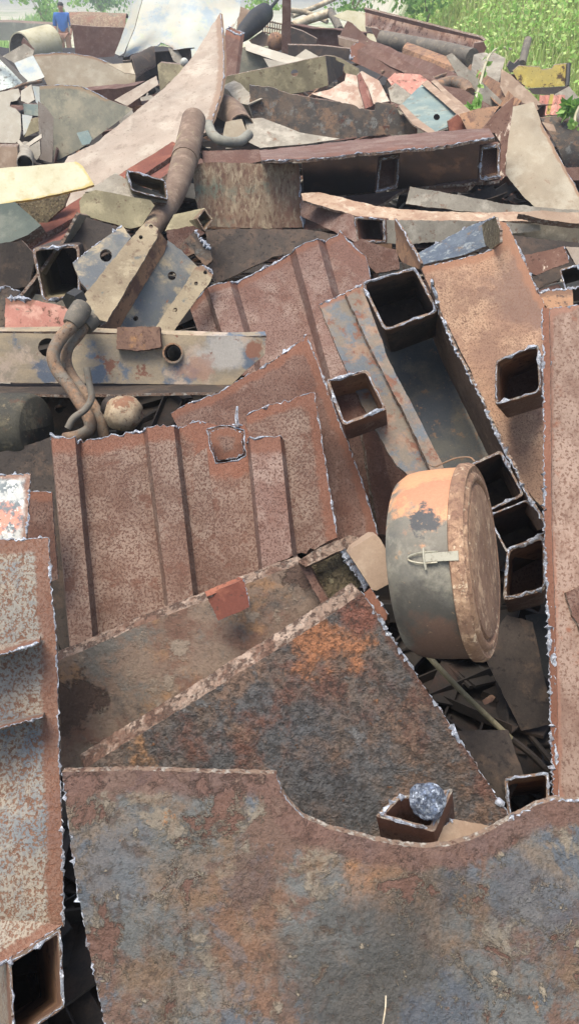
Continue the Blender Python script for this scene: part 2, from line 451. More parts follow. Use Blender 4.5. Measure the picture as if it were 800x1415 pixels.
rust('white_paint', S(180,182,180), [(S(166,172,178), 4, .5, .12, 0), (S(160,176,190), 7, .6, .08, 0), (S(140,116,100), 28, .645, .03, -.4), (S(118,96,84), 80, .66, .03, -.3)], edge=S(150,126,108), grain=.06, bump=.25, rough=(.5, .75))
rust('blue_white', S(172,178,178), [(S(180,178,170), 3, .5, .1, 0), (S(146,164,182), 5, .56, .08, 0), (S(174,182,164), 6, .6, .08, 0), (S(140,120,106), 30, .66, .03, -.3)], edge=S(150,130,114), grain=.06, bump=.25, rough=(.5, .75))
rust('cream', S(174,169,144), [(S(182,178,158), 4, .5, .12, 0), (S(164,157,128), 8, .58, .08, 0), (S(150,126,84), 40, .67, .03, -.3)], edge=S(176,156,84), grain=.06, bump=.2, edgew=.65)
rust('yellow', S(194,172,70), [(S(178,160,84), 4, .5, .1, 0), (S(206,190,110), 7, .58, .06, 0), (S(92,70,48), 9, .585, .03, -.5), (S(70,56,44), 40, .64, .03, -.4)], grain=.1, bump=.35)
rust('redbrown', S(124,68,50), [(S(108,56,44), 6, .5, .12, 0), (S(142,84,64), 12, .58, .08, 0), (S(80,50,42), 80, .62, .04, -.3)], grain=.14, bump=.35)
rust('pinkpaint', S(202,140,128), [(S(190,124,112), 6, .5, .1, 0), (S(216,164,150), 12, .56, .06, 0), (S(120,84,70), 24, .59, .03, -.5), (S(150,130,116), 60, .64, .03, -.4)], edge=S(140,96,78), grain=.08, bump=.35, alb=.85)
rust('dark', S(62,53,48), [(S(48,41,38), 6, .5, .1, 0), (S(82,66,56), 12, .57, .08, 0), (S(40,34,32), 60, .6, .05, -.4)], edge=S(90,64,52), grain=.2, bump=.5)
rust('dark_mottled', S(96,82,72), [(S(70,66,64), 7, .5, .06, .3), (S(122,96,78), 11, .56, .05, .4), (S(112,112,112), 16, .6, .05, .3), (S(86,48,36), 13, .63, .03, .3), (S(48,42,40), 60, .62, .04, -.4)], edge=S(70,60,56), grain=.2, bump=.7)
rust('oily', S(46,46,46), [(S(36,38,40), 6, .5, .1, 0), (S(62,58,52), 14, .58, .06, .3), (S(82,76,68), 60, .65, .03, .4)], grain=.16, bump=.5, rough=(.45, .7))  # oil-dark scrap, also kept near black to paint shade into deep gaps
rust('olive', S(138,130,104), [(S(116,108,86), 6, .5, .1, 0), (S(160,150,122), 10, .57, .08, 0), (S(96,76,60), 26, .62, .05, -.3)], edge=S(120,96,76), grain=.12, bump=.4)
rust('streaky', S(138,120,102), [(S(122,95,80), 14, .5, .08, .2, dict(stretch=(1, 1, .3))), (S(158,142,122), 40, .54, .06, .3, dict(stretch=(1, 1, .25))), (S(108,116,106), 4, .6, .06, 0), (S(106,78,66), 70, .56, .06, -.5, dict(stretch=(1, 1, .25))), (S(132,97,82), 6, .58, .06, 0)],
     edge=S(120,90,74), grain=.16, bump=.6)
rust('tealpaint', S(120,138,140), [(S(104,126,132), 5, .5, .1, 0), (S(142,152,148), 9, .57, .08, 0), (S(104,84,70), 22, .62, .04, -.3)], grain=.09, bump=.3)
rust('orange_worn', S(138,106,84), [(S(158,118,88), 6, .52, .06, .2), (S(112,82,68), 12, .56, .05, .2), (S(84,62,54), 40, .6, .05, -.3)], edge=S(110,80,64), grain=.14, bump=.45)
rust('scarred', S(138,104,92), [(S(120,84,72), 6, .5, .1, 0), (S(226,206,192), 16, .6, .03, .2, dict(stretch=(1, 1, .35))), (S(96,64,54), 60, .6, .04, -.3)], grain=.12, bump=.35)
rust('hazel_block', S(152,130,114), [(S(138,114,98), 7, .5, .12, 0), (S(166,146,131), 12, .57, .08, 0), (S(130,100,84), 40, .66, .05, -.2)], grain=.08, bump=.25)
rust('mossy', S(124,112,86), [(S(98,86,66), 30, .5, .08, .6), (S(166,154,124), 60, .58, .05, .8), (S(84,74,58), 90, .57, .04, -.6)], grain=.25, bump=1.0, bdist=.006)
rust('pipe_rust', S(134,110,92), [(S(112,92,79), 14, .5, .08, .1), (S(156,116,86), 24, .57, .06, .2), (S(112,106,100), 12, .55, .06, .1), (S(88,66,54), 90, .6, .05, -.3)], grain=.18, bump=.45)
rust('grey_pipe', S(110,104,98), [(S(92,88,84), 10, .5, .1, 0), (S(130,120,108), 20, .58, .06, .2), (S(100,72,56), 30, .64, .04, .2)], grain=.12, bump=.35)
rust('exhaust', S(124,105,92), [(S(106,86,75), 7, .5, .1, 0), (S(160,150,120), 4, .62, .06, 0), (S(136,116,103), 16, .56, .06, .1), (S(94,72,61), 90, .6, .05, -.3)], grain=.12, bump=.3)
rust('nodule', S(110,124,146), [(S(76,84,98), 60, .53, .06, .8), (S(196,208,224), 90, .53, .06, 1.0)], grain=.2, bump=1.0, bdist=.006, rough=(.35, .6), metal=.1, warm=False)
rust('latch_steel', S(176,172,160), [(S(140,134,122), 60, .56, .06, .1)], grain=.06, bump=.2, rough=(.35, .5), metal=.4)
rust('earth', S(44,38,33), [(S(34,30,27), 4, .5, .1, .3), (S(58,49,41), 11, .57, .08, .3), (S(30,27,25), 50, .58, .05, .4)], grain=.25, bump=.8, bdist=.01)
rust('debris', S(44,38,34), [(S(34,30,28), 3, .5, .06, 0), (S(62,50,43), 5, .57, .06, 0), (S(58,42,35), 9, .6, .06, 0), (S(44,48,52), 4, .62, .06, 0)], grain=.2, bump=.5)  # colour lowered to near black to paint in the shade of deep gaps
rust('field', S(196,192,176), [(S(180,180,150), .12, .5, .06, 0), (S(120,150,80), .2, .56, .05, 0), (S(206,204,192), .3, .56, .06, 0)], grain=.1, bump=.2)
rust('bank_soil', S(118,132,70), [(S(140,150,86), .8, .5, .1, 0), (S(96,110,58), 2, .56, .1, 0)], grain=.2, bump=.5, bdist=.02)
rust('concrete', S(150,150,146), [(S(132,132,130), .8, .5, .1, 0), (S(166,166,162), 3, .57, .1, 0)], grain=.08, bump=.3)
rust('dry_wood', S(186,172,150), [(S(160,142,118), 6, .5, .1, 0), (S(204,194,176), 12, .56, .08, 0)], grain=.12, bump=.3)
def leafmat(name, a, b, c):
    t = NT(name); MATS[name] = t.m; oi = t.new('ShaderNodeNewGeometry')
    cr = t.new('ShaderNodeValToRGB'); t.link(oi.outputs['Random Per Island'], cr.inputs[0])
    e = cr.color_ramp.elements; e[0].color = a; e[1].color = c; q = e.new(.5); q.color = b
    t.link(cr.outputs[0], t.b.inputs['Base Color']); t.b.inputs['Roughness'].default_value = .6
    tr = t.new('ShaderNodeBsdfTranslucent'); t.link(cr.outputs[0], tr.inputs[0]); mx = t.new('ShaderNodeMixShader'); mx.inputs[0].default_value = .4
    t.link(t.b.outputs[0], mx.inputs[1]); t.link(tr.outputs[0], mx.inputs[2]); t.link(mx.outputs[0], t.n['Material Output'].inputs[0])
leafmat('grass_blade', S(124,150,66), S(164,184,96), S(204,204,146))
leafmat('leaf', S(84,128,54), S(110,156,70), S(146,184,94))
leafmat('leaf_light', S(104,150,64), S(134,176,86), S(164,196,110))
def plain(name, c, rough=.7):
    t = NT(name); MATS[name] = t.m; tc = t.new('ShaderNodeTexCoord'); n = t.noise(tc.outputs['Object'], 14.0)
    t.link(t.mix(t.step(n, .3, .7), tuple(x*.8 for x in c[:3])+(1,), c), t.b.inputs['Base Color']); t.b.inputs['Roughness'].default_value = rough
plain('skin', S(150,104,82)); plain('blue_cloth', S(34,96,172)); plain('brown_cloth', S(150,112,90)); plain('hair', S(30,26,24)); plain('black_rubber', S(36,36,38))
# ------------------------------------------------------------------ the setting
def dprof(v): return float(np.interp(v, [-10, 20, 60, 120, 200, 280, 350, 450, 600, 800, 1000, 1200, 1415, 1600], [26, 18, 12, 8, 5.2, 4.0, 3.3, 2.7, 2.2, 1.75, 1.5, 1.3, 1.17, 1.1]))
prof = np.array([(lambda p: (p[1], p[2]))(P(400, v, dprof(v))) for v in (1600, 1415, 1200, 1000, 800, 600, 450, 350, 280, 200, 120, 60, 20)])
def heap_z(y): return float(np.interp(y, prof[:, 0], prof[:, 1]))
def sstep(x, a, b):
    t = min(max((x-a)/(b-a), 0), 1); return t*t*(3-2*t)
def bank_z(x, y): return 4.2*sstep(y, 11.5, 27)*sstep(x - (y-12)*.10, 1.0, 4.2)
def grid_mesh(name, xs, ys, zf, mat):
    V = [(x, y, zf(x, y)) for y in ys for x in xs]; m = len(xs)
    F = [(j*m+i, j*m+i+1, j*m+m+i+1, j*m+m+i) for j in range(len(ys)-1) for i in range(m-1)]
    return mesh(name, V, F, [mat], ang=80)
xs = np.concatenate([np.linspace(-900, -40, 12), np.linspace(-30, 40, 70), np.linspace(60, 900, 12)])
ys = np.concatenate([np.linspace(-60, -4, 8), np.linspace(-2, 40, 70), np.linspace(50, 1500, 24)])
newobj('ground', grid_mesh('ground', xs, ys, lambda x, y: bank_z(x, y) - .05 + .04*mnoise.noise(Vector((x*.4, y*.4, 0))), 'field'), kind='structure')
xs = np.linspace(.5, 30, 50); ys = np.linspace(11, 45, 50)
newobj('grass_bank', grid_mesh('grass_bank', xs, ys, lambda x, y: bank_z(x, y) + (.06 if bank_z(x, y) > .12 else -.3) + .05*mnoise.noise(Vector((x, y, 0))), 'bank_soil'), kind='structure')
# the dark bed of earth and scrap crumbs under the pieces
def bed(x, y):
    z = heap_z(y) - (.55 if y < 1.6 else .55-.15*sstep(y, 1.6, 3.0))
    lim = 2.2+y*.42
    if x > 0: lim = lim*(1-sstep(y, 5, 8.5)) + (.6+y*.17)*sstep(y, 5, 8.5)
    side = sstep(abs(x), lim, lim*1.12+.6)
    z = z*(1-side) + (-.2)*side
    z *= sstep(22-y, 0, 4)
    return z + .06*mnoise.noise(Vector((x*2.5, y*2.5, 1.7)))
xs = np.linspace(-14, 14, 120); ys = np.concatenate([np.linspace(-1, 6, 90), np.linspace(6.1, 22, 60)])
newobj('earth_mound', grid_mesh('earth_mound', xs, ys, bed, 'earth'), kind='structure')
def debris():
    V, F = [], []; mi = []
    for i in range(3000):
        y = .5+10.5*rng.random()**1.4; hw = .7+y*.42; x = (rng.random()*2-1)*hw
        if (y < 1.9 and abs(x) > 1.3) or (y > 8 and x > .7+y*.16) or (5 < y <= 8 and x > .3*y+.2): continue
        sc = .10+.022*y; up = .02+.12*rng.random()
        z = bed(x, y)+up*(1+.05*y)+(.05*sstep(y, 3.5, 6) if rng.random() > .5 else 0)
        M = Matrix.Rotation(rng.random()*6.28, 3, 'Z') @ Matrix.Rotation(rng.normal()*.35, 3, 'X') @ Matrix.Rotation(rng.normal()*.16, 3, 'Y'); T = Vector((x, y, z)); o = len(V)
        kind = rng.random(); m = int(rng.choice(4, p=[.5, .25, .15, .10])) if y > 3.2 or abs(x) > .75+.12*y else 0  # near pieces all get the dark colour that paints in gap shade
        if kind < .45:          # broken plate
            a, b, c = sc*(.5+rng.random()), sc*(.15+.6*rng.random()**2), sc*(.02+.10*rng.random()**3); k = .75+.5*rng.random()
            for s3 in (-1, 1):
                for sx, sy in ((-1, -1), (1, -1), (k, 1), (-1, k)): V.append(tuple(M @ Vector((sx*a, sy*b, s3*c)) + T))
            f = [(3, 2, 1, 0), (4, 5, 6, 7), (0, 1, 5, 4), (1, 2, 6, 5), (2, 3, 7, 6), (3, 0, 4, 7)]
        elif kind < .65:        # rod or wire, slightly bent
            r = sc*(.025+.05*rng.random()); L = sc*(1+2.2*rng.random()); bend = rng.normal()*.25*L
            for t in (-1, 0, 1):
                for q in range(6):
                    an = q*math.pi/3; V.append(tuple(M @ Vector((t*L, math.cos(an)*r+(1-t*t)*bend, math.sin(an)*r)) + T))
            f = [(q+6*t, (q+1) % 6+6*t, (q+1) % 6+6*t+6, q+6*t+6) for t in (0, 1) for q in range(6)]+[(5, 4, 3, 2, 1, 0), (12, 13, 14, 15, 16, 17)]
        else:                   # angle or channel offcut
            L = sc*(.6+1.1*rng.random()); w = sc*(.2+.25*rng.random()); h = w*(.6+.5*rng.random()); th = w*.12
            pr = [(-w, 0), (w, 0), (w, h), (w-th, h), (w-th, th), (-w, th)] if kind < .85 else [(-w, 0), (w, 0), (w, h), (w-th, h), (w-th, th), (-w+th, th), (-w+th, h), (-w, h)]
            n = len(pr)
            for t in (-1, 1): V += [tuple(M @ Vector((t*L, p[0], p[1])) + T) for p in pr]
            f = [(q, (q+1) % n, n+(q+1) % n, n+q) for q in range(n)]+[tuple(range(n))[::-1], tuple(range(n, 2*n))]
        F += [tuple(o+q for q in g) for g in f]; mi += [m]*len(f)
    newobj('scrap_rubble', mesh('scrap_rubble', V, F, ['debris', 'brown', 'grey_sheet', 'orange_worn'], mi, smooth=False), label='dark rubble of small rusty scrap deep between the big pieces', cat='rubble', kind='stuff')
debris()
# ---- grass on the bank: uncountable
def blades(name, pts, hmin, hmax, mat, label, wid=.012, lean=.35, seg=3):
    V, F = [], []
    for (x, y, z) in pts:
        h = hmin+(hmax-hmin)*rng.random()**1.5; a = rng.random()*6.28; dx, dy = math.cos(a), math.sin(a); l = lean*h*(.3+rng.random()); w = wid*(.6+.9*rng.random())
        o = len(V)
        for k in range(seg+1):
            f = k/seg; ww = w*(1-f)**.7; cx, cy, cz = x+dx*l*f*f, y+dy*l*f*f, z+h*f*(1-.2*f)
            V += [(cx-dy*ww, cy+dx*ww, cz), (cx+dy*ww, cy-dx*ww, cz)]
        F += [(o+2*k, o+2*k+1, o+2*k+3, o+2*k+2) for k in range(seg)]
    return newobj(name, mesh(name, V, F, [mat], smooth=False), label=label, cat='grass', kind='stuff')
pts = []
while len(pts) < 42000:
    y = 12+17*rng.random(); x = .8+14*rng.random()
    if x > .62*y+.5 or x < .08*y: continue
    b = bank_z(x, y)
    if b < .12 and rng.random() > .15: continue
    pts.append((x, y, b+.03))
blades('bank_grass', pts, .15, .75, 'grass_blade', 'tall pale green grass covering the bank behind the heap', wid=.016)
pts = []
while len(pts) < 9000:
    y = 24+60*rng.random()**1.3; x = -.42*y*rng.random()-.2*rng.random()*y
    if mnoise.noise(Vector((x*.16, y*.05, 3))) < .12: continue
    pts.append((x, y, 0))
blades('field_grass', pts, .25, .9, 'leaf_light', 'bright green grass tufts on the pale field behind the person', wid=.05)
def weeds():
    V, F = [], []; n = 0
    while n < 24000:
        y = 12.5+14*rng.random(); x = 1.0+11*rng.random()
        if x > .5*y+.5 or x < .1*y: continue
        b = bank_z(x, y)
        if b < .2: continue
        k = mnoise.noise(Vector((x*.7, y*.7, 5)))
        if k < -.05 and rng.random() > .15: continue
        q = np.array((x, y, b+.1+(.55+.6*max(0, k))*rng.random())); d = rng.normal(size=3); d[2] = abs(d[2]); d /= np.linalg.norm(d)
        s_ = np.cross(d, rng.normal(size=3)); s_ /= np.linalg.norm(s_); f = np.cross(d, s_); L = .05+.06*rng.random()
        o = len(V); V += [q-f*L*.5, q+s_*L*.3, q+f*L*.6, q-s_*L*.3]; F.append((o, o+1, o+2, o+3)); n += 1
    newobj('bank_weeds', mesh('bank_weeds', V, F, ['leaf_bright'], smooth=False), label='leafy bright green weeds among the grass on the bank', cat='weeds', kind='stuff')
leafmat('leaf_bright', S(136,184,80), S(172,208,108), S(208,224,148))
weeds()
def leaf_cloud(name, c, rad, n, size, mat, parent=None, clumps=9):
    V, F = [], []
    cl = [np.array(c)+rng.normal(size=3)*np.array(rad)*.5 for _ in range(clumps)]
    for i in range(n):
        q = cl[rng.integers(clumps)]+rng.normal(size=3)*np.array(rad)*.26
        q[2] = max(q[2], c[2]-rad[2])
        d = rng.normal(size=3); d[2] = abs(d[2])*.6; d /= np.linalg.norm(d); s_ = np.cross(d, rng.normal(size=3)); s_ /= np.linalg.norm(s_)
        f = np.cross(d, s_); L = size*(.6+.8*rng.random()); o = len(V)
        V += [q-f*L*.5, q+s_*L*.28, q+f*L*.55+d*L*.1, q-s_*L*.28]; F.append((o, o+1, o+2, o+3))
    return newobj(name, mesh(name, V, F, [mat], smooth=False), parent, kind='stuff')
def shrub(label, u, v, d, w, h, n, mat, size, name='shrub'):
    b = P(u, v, d); t = thing(name, label, 'shrub', b)
    for k in range(5):
        a = k*1.3+rng.random(); tip = b+np.array((math.cos(a)*w*.5, math.sin(a)*w*.5, h*(.7+.3*rng.random())))
        pipe('stem', None, None, [b, b+(tip-b)*.5+rng.normal(size=3)*.05*h, tip], [.012*h+.006, .004], 'olive', t, sides=6, px=False)
    leaf_cloud('foliage', b+np.array((0, 0, h*.55)), (w*.8, w*.8, h*.55), n, size, mat, t)
    return t
shrub('dense mid green shrub in the middle of the grass bank', 690, 62, 17, .75, 1.3, 900, 'leaf', .12)
shrub('bright yellow-green bush right behind the pink channel beam', 590, 30, 17, .7, 1.1, 700, 'leaf_light', .12)
shrub('small leafy bush at the top edge right of the bright bush', 655, 20, 20, .8, 1.0, 600, 'leaf_light', .13)
shrub('dark green shrub in the top right corner of the grass bank', 790, 25, 20, .9, 1.1, 700, 'leaf', .13)
shrub('bluish green bush on the far field right of the person', 140, 16, 45, 1.3, 1.6, 700, 'leaf', .26)
shrub('low bright green bush on the field left of the person', 62, 30, 33, 1.0, 1.0, 500, 'leaf_light', .2)
shrub('grey-green thicket behind the bundle of pipes', 490, 14, 21, 1.2, 1.0, 800, 'leaf', .12)
shrub('thin green bush behind the dark silencer and grille', 365, 12, 22, .9, .9, 500, 'leaf_light', .12)
# ================================================================== the near pieces
# ---- front plate with the curved cut
s = W(430, 1240, 1.22, 42)
B = lambda u, v, r: (P(u, v, s(u, v)), r)
rust('front_plate', S(114,100,90), [
    (S(98,100,103), 5, .5, .06, .1, dict(dist=.3)), (S(104,77,65), 6, .53, .04, .15, dict(dist=.3)), (S(130,119,107), 10, .57, .03, .25, dict(dist=.3)),
    (S(86,93,106), 9, .575, .035, .15, dict(dist=.3)), (S(116,92,72), 7, .58, .06, 0),
    (S(156,104,58), 9, .80, .12, .1, dict(blob=B(520, 1205, .13), amt=.75)), (S(142,100,66), 8, .78, .13, .1, dict(blob=B(330, 1290, .17), amt=.45)), (S(138,101,68), 8, .78, .13, .1, dict(blob=B(590, 1240, .13), amt=.55)),
    (S(64,64,64), 6, .74, .15, .0, dict(blob=B(545, 1350, .26), amt=.9)), (S(80,86,99), 10, .78, .10, .1, dict(blob=B(735, 1250, .14), amt=.75)), (S(70,80,98), 12, .82, .08, 0, dict(blob=B(620, 1395, .16), amt=.7)),
    (S(98,72,62), 9, .80, .05, -.1, dict(blob=B(345, 1215, .10), amt=.8)), (S(66,68,76), 20, .86, .06, 0, dict(blob=B(572, 1197, .03))), (S(66,68,76), 20, .86, .06, 0, dict(blob=B(620, 1205, .03))), (S(86,94,108), 14, .80, .06, .1, dict(blob=B(160, 1200, .16), amt=.6)),
    (S(104,70,57), 9, .60, .02, -.3, dict(line=S(150,137,122), lamt=.45, dist=.3)), (S(152,140,125), 22, .63, .025, .5, dict(dist=.3)), (S(88,70,62), 34, .62, .06, -.3, dict(amt=.75)), (S(130,117,104), 110, .63, .07, .4, dict(amt=.6)), (S(164,114,68), 22, .68, .04, .1)],
    edge=S(104,72,62), grain=.22, bump=1.0, bdist=.006, edgew=.35, relief=1.2, rough=(.48, .78), spec=.5, alb=.8)
poly = [(86,1067), (180,1064), (290,1068), (382,1070), (388,1090), (398,1108), (420,1130), (455,1146), (490,1154), (520,1162), (560,1169), (590,1171), (622,1168), (648,1160), (672,1149), (700,1134), (735,1115), (765,1105), (800,1108), (900,1118), (900,1560), (170,1560), (150,1440), (128,1330), (110,1240), (98,1150)]
plate('steel_plate', 'large mottled rusty plate in front with a wide curved notch in its top', 'plate', poly, s, 'front_plate', ext=(0, -7, .012), cut=(3,4,5,15,16,17,20,21,22,23,24,25), band=tuple(range(0,20)), jit=1.1, warp=.004, r=.0028, haz=.062)
# ---- second and third plates
s = W(430, 1000, 1.47, 52, -4)
rust('dark_plate', S(92,78,70), [
    (S(74,74,78), 6, .5, .08, .2), (S(108,84,70), 9, .54, .06, .3), (S(98,98,102), 20, .6, .06, .4), (S(96,62,50), 8, .58, .07, .2),
    (S(158,98,56), 14, .80, .08, .3, dict(blob=(P(445, 890, s(445, 890)), .15), amt=.85)),
    (S(116,68,54), 9, .76, .10, .0, dict(blob=(P(500, 850, s(500, 850)), .09))),
    (S(146,106,70), 11, .78, .07, .3, dict(blob=(P(190, 1050, s(190, 1050)), .08))),
    (S(66,68,74), 9, .76, .14, .1, dict(blob=(P(420, 1090, s(420, 1090)), .20), amt=.8)),
    (S(70,63,60), 70, .6, .09, -.6, dict(amt=.7)), (S(128,116,107), 130, .63, .07, .5, dict(amt=.7)), (S(146,100,66), 60, .66, .05, .3)], edge=S(104,68,54), grain=.28, bump=1.2, bdist=.007, edgew=.75, relief=1.6, rough=(.42, .75), spec=.55)
rust('flaky_edge', S(128,106,95), [(S(150,130,120), 30, .5, .06, .5), (S(88,66,57), 60, .55, .05, -.8), (S(168,156,148), 110, .62, .04, .5), (S(104,76,64), 14, .56, .05, 0)], grain=.3, bump=1.0)
poly = [(116,1064), (170,1029), (260,975), (360,912), (440,862), (500,820), (516,842), (545,888), (580,940), (620,1000), (665,1070), (708,1136), (700,1230), (560,1260), (300,1250), (140,1180)]
plate('steel_plate', 'dark scaly plate with a flaking top edge, leaning behind the notched front plate', 'plate', poly, s, 'dark_plate', ext=(-14, -19, .030), cut=(5,6,7,8,9,10), jit=1.0, warp=.006, rim='flaky_edge', r=.0036)
s = W(300, 890, 1.66, 52, -3)
t3 = thing('steel_plate', 'thick plate with grey skin and dark scorched end under the brown angle clip', 'plate', P(300, 1060, 1.62))
rust('skin_plate', S(112,93,83), [(S(122,104,93), 6, .52, .08, .1), (S(104,76,65), 7, .54, .06, .1), (S(98,94,92), 9, .57, .06, .1), (S(138,104,76), 8, .60, .07, .0), (S(78,72,70), 7, .6, .07, .0), (S(126,112,102), 16, .6, .04, .3),
    (S(78,60,52), 16, .76, .03, -.9, dict(blob=(P(95, 975, s(95, 975)), .12))), (S(86,66,58), 16, .80, .03, -.9, dict(blob=(P(420, 800, s(420, 800)), .09))),
    (S(94,74,63), 60, .63, .07, -.4, dict(amt=.6)), (S(128,113,100), 120, .64, .06, .4, dict(amt=.6))], grain=.18, bump=.9, bdist=.005, relief=1.0)
plate('plate_body', None, None, [(78,915), (130,893), (200,862), (280,832), (350,803), (415,779), (440,800), (470,850), (440,930), (300,1010), (130,1075), (84,1068)], s, 'skin_plate', ext=(-3, -13, .022), jit=.9, warp=.004, rim='flaky_edge', parent=t3)
plate('end_rib', None, None, [(415,783), (424,776), (455,832), (448,842)], W(430, 800, 1.63, 52), 'brown', ext=(0, -6, .03), parent=t3, st=5, rim='flaky_edge')
plate('mossy_inner_plate', None, None, [(420,775), (478,754), (505,808), (448,838)], W(450, 800, 1.655, 52), 'mossy', t=.01, parent=t3, st=5, jit=1.5)
plate('top_lip', None, None, [(412,776), (440,758), (482,740), (497,744), (490,752), (455,768), (422,784)], W(450, 760, 1.62, 40), 'flaky_edge', t=.02, parent=t3, st=5, rim='flaky_edge')
plate('weld_rib', None, None, [(470,760), (480,757), (512,806), (503,814)], W(490, 785, 1.62, 52), 'slag', ext=(0, -4, .02), parent=t3, st=5, cut='all', r=.0045, rim='slag')
plate('steel_block', 'smooth hazel rounded steel block on the upper corner of the thick plate', 'block', [(482,766), (486,758), (514,740), (521,740), (526,746), (550,790), (550,798), (544,803), (520,816), (514,815)], W(515, 778, 1.58, 54), 'hazel_block', ext=(-6, -6, .05), jit=.2, warp=.001, rim='hazel_block')
pl = plate('small_bracket', 'dark square-cornered offcut peeking above the scaly plate, left of the drum', 'offcut', [(500,822), (512,812), (535,848), (534,856), (524,862), (512,845)], W(515, 838, 1.50, 50), 'brown', ext=(4, 8, .05), cut=(1,), st=5)
tc = thing('angle_clip', 'small red-brown angle clip folded over the edge of the thick plate', 'clip', P(315, 850, 1.6))
plate('face', None, None, [(285,822), (337,800), (345,838), (302,858)], W(315, 830, 1.595, 56), 'redbrown', t=.006, parent=tc, cut=(1,), st=5, r=.0022)
plate('fold', None, None, [(283,817), (330,797), (338,801), (286,824)], W(310, 810, 1.60, 15), 'redbrown', t=.006, parent=tc, cut=(1,), st=5, r=.0022)
# ---- left beam with shelves
tb = thing('web_beam', 'pale spotted beam web with brown cut edge along the left side', 'beam', P(30, 1290, 1.30))
s = W(40, 1000, 1.42, 44, 6)
plate('web', None, None, [(-170,752), (0,746), (67,743), (70,800), (76,870), (80,960), (84,1080), (88,1180), (88,1280), (40,1285), (-170,1310)], s, 'pale_paint_spots', t=.01, cut=(1,2,3,4,5,6,7), parent=tb, haz=.045, r=.0026)
def shelf(v0, uend, drop):
    top = [(-60, v0+24, s(-60, v0)), (-10, v0+14, s(0, v0)), (uend, v0, s(uend, v0)-.002)]
    bot = [(-60, v0+30+drop, s(-60, v0)-.11), (-5, v0+13+drop, s(0, v0)-.10), (uend-2, v0+drop-4, s(uend, v0)-.06)]
    loft('shelf_rib', None, None, bot, top, 'pale_paint_spots', t=.006, rows=6, parent=tb, cut=('top',), r=.0026, n=np.array((0, -.3, .95)))
shelf(880, 57, 14); shelf(985, 62, 10)
s2 = W(50, 1350, 1.23, 58, 22)
tube('box_end', None, None, [(12,1328), (84,1282), (90,1392), (18,1440)], s2, (-30, -10, .35), 'pale_paint_spots', wall=.055, parent=tb, inner='orange_worn', rnd=.05, r=.003)
plate('top_cover', None, None, [(-40,1302), (-30,1272), (40,1272), (86,1278), (50,1300), (12,1326), (-40,1345)], W(30, 1300, 1.255, 12), 'pale_paint_spots', t=.008, parent=tb, cut=(3,4,5), haz=.03, r=.0026)
# ---- left small plates
plate('painted_offcut', 'offcut with peeling salmon and white paint at the left edge', 'offcut', [(-30,660), (0,657), (44,655), (41,690), (38,742), (36,752), (-30,755)], W(10, 700, 1.62, 50), 'painted_offcut' if rust('painted_offcut', S(196,198,202), [(S(224,150,134), 4, .80, .04, .2, dict(blob=(P(8, 715, 1.62), .06))), (S(120,130,140), 30, .52, .05, .3), (S(232,236,240), 44, .56, .04, .4), (S(140,92,70), 36, .63, .03, -.3)], edge=S(138,92,70), grain=.1, bump=.5, edgew=.62) else '', cut=(0,1,2,3), st=6, r=.0028, haz=.04)
plate('brown_offcut', 'plain brown strip standing behind the salmon painted offcut', 'offcut', [(36,678), (72,680), (76,740), (80,800), (60,810), (36,760)], W(55, 720, 1.85, 55), 'brown', cut=(0,), st=6, r=.002)
# ---- folded sheet pile in the middle left
def S1(u, v): return 2.10 - .17*(v-600)/290
def e(u, v, k=0.0): return (u, v, S1(u, v)-k)
top = [e(71,609), e(72,605,.05), e(104,605,.05), e(111,610), e(198,595), e(203,590,.045), e(240,587,.045), e(248,593), e(262,585), e(282,582)]
bot = [e(97,897), e(98,896,.05), e(129,885,.05), e(137,882), e(228,843), e(233,840,.045), e(267,825,.045), e(275,826), e(288,812), e(305,806)]
tp = thing('folded_sheet', 'big folded red-brown sheet with raised ribs and a torch-cut square hole', 'sheet', P(200, 850, 1.95))
loft('ribbed_panel', None, None, top, bot, 'primer_pitted', rows=22, cols=60, parent=tp, cut=('top',), r=.0032, haz=.11)
s = A3((282,582,S1(0,582)), (345,604,S1(0,604)), (300,800,S1(0,800)))
plate('holed_panel', None, None, [(244,594), (262,586), (278,581), (284,584), (300,588), (338,586), (344,600), (352,690), (364,790), (330,800), (272,830), (256,710)], s, 'primer_pitted', parent=tp, hcut=True, holes=[[(286,592), (312,587), (337,594), (340,630), (328,636), (298,640), (291,620)]], cut=(1,2,3,4), r=.003, haz=.11)
plate('loose_square', None, None, [(290,596), (312,591), (334,597), (336,627), (325,633), (301,636), (294,618)], A3((282,582,2.19), (345,604,2.18), (300,800,2.07)), 'brown', parent=tp, st=5, cut='all', r=.002)
pipe('slag_spike', None, None, [(328,590,S1(0,585)-.012), (327,575,S1(0,575)-.014), (328,562,S1(0,562)-.012)], [.006, .0035], 'slag', tp, sides=6)
loft('raised_rib', None, None, [e(341,614), e(345,606,.055), e(387,604,.055), e(395,612)], [e(358,793), e(363,786,.055), e(404,768,.055), e(412,772)], 'primer', rows=14, cols=14, parent=tp, cut=('top',), r=.003, haz=.11)
loft('side_panel', None, None, [e(340,572,.01), e(388,556,.014), e(434,541,.018)], [e(366,790,.004), e(410,768,.008), e(466,744,.012)], 'primer_pitted', rows=18, cols=18, parent=tp, cut=('top', 'right'), r=.0028)
# ---- brown plate with a raised point
s = W(400, 600, 2.20, 46, -6)
plate('steel_plate', 'brown triangular plate with a sharp raised tip behind the folded sheet', 'plate', [(237,572), (258,559), (300,545), (340,520), (372,503), (400,482), (418,470), (424,461), (434,492), (447,525), (462,565), (480,610), (500,665), (522,738), (500,762), (430,770), (330,700), (250,600)], s, 'brown', cut=(0,1,2,3,4,5,6,7,8,9,10,11,12), jit=1.1, warp=.004, r=.0032, haz=.06)
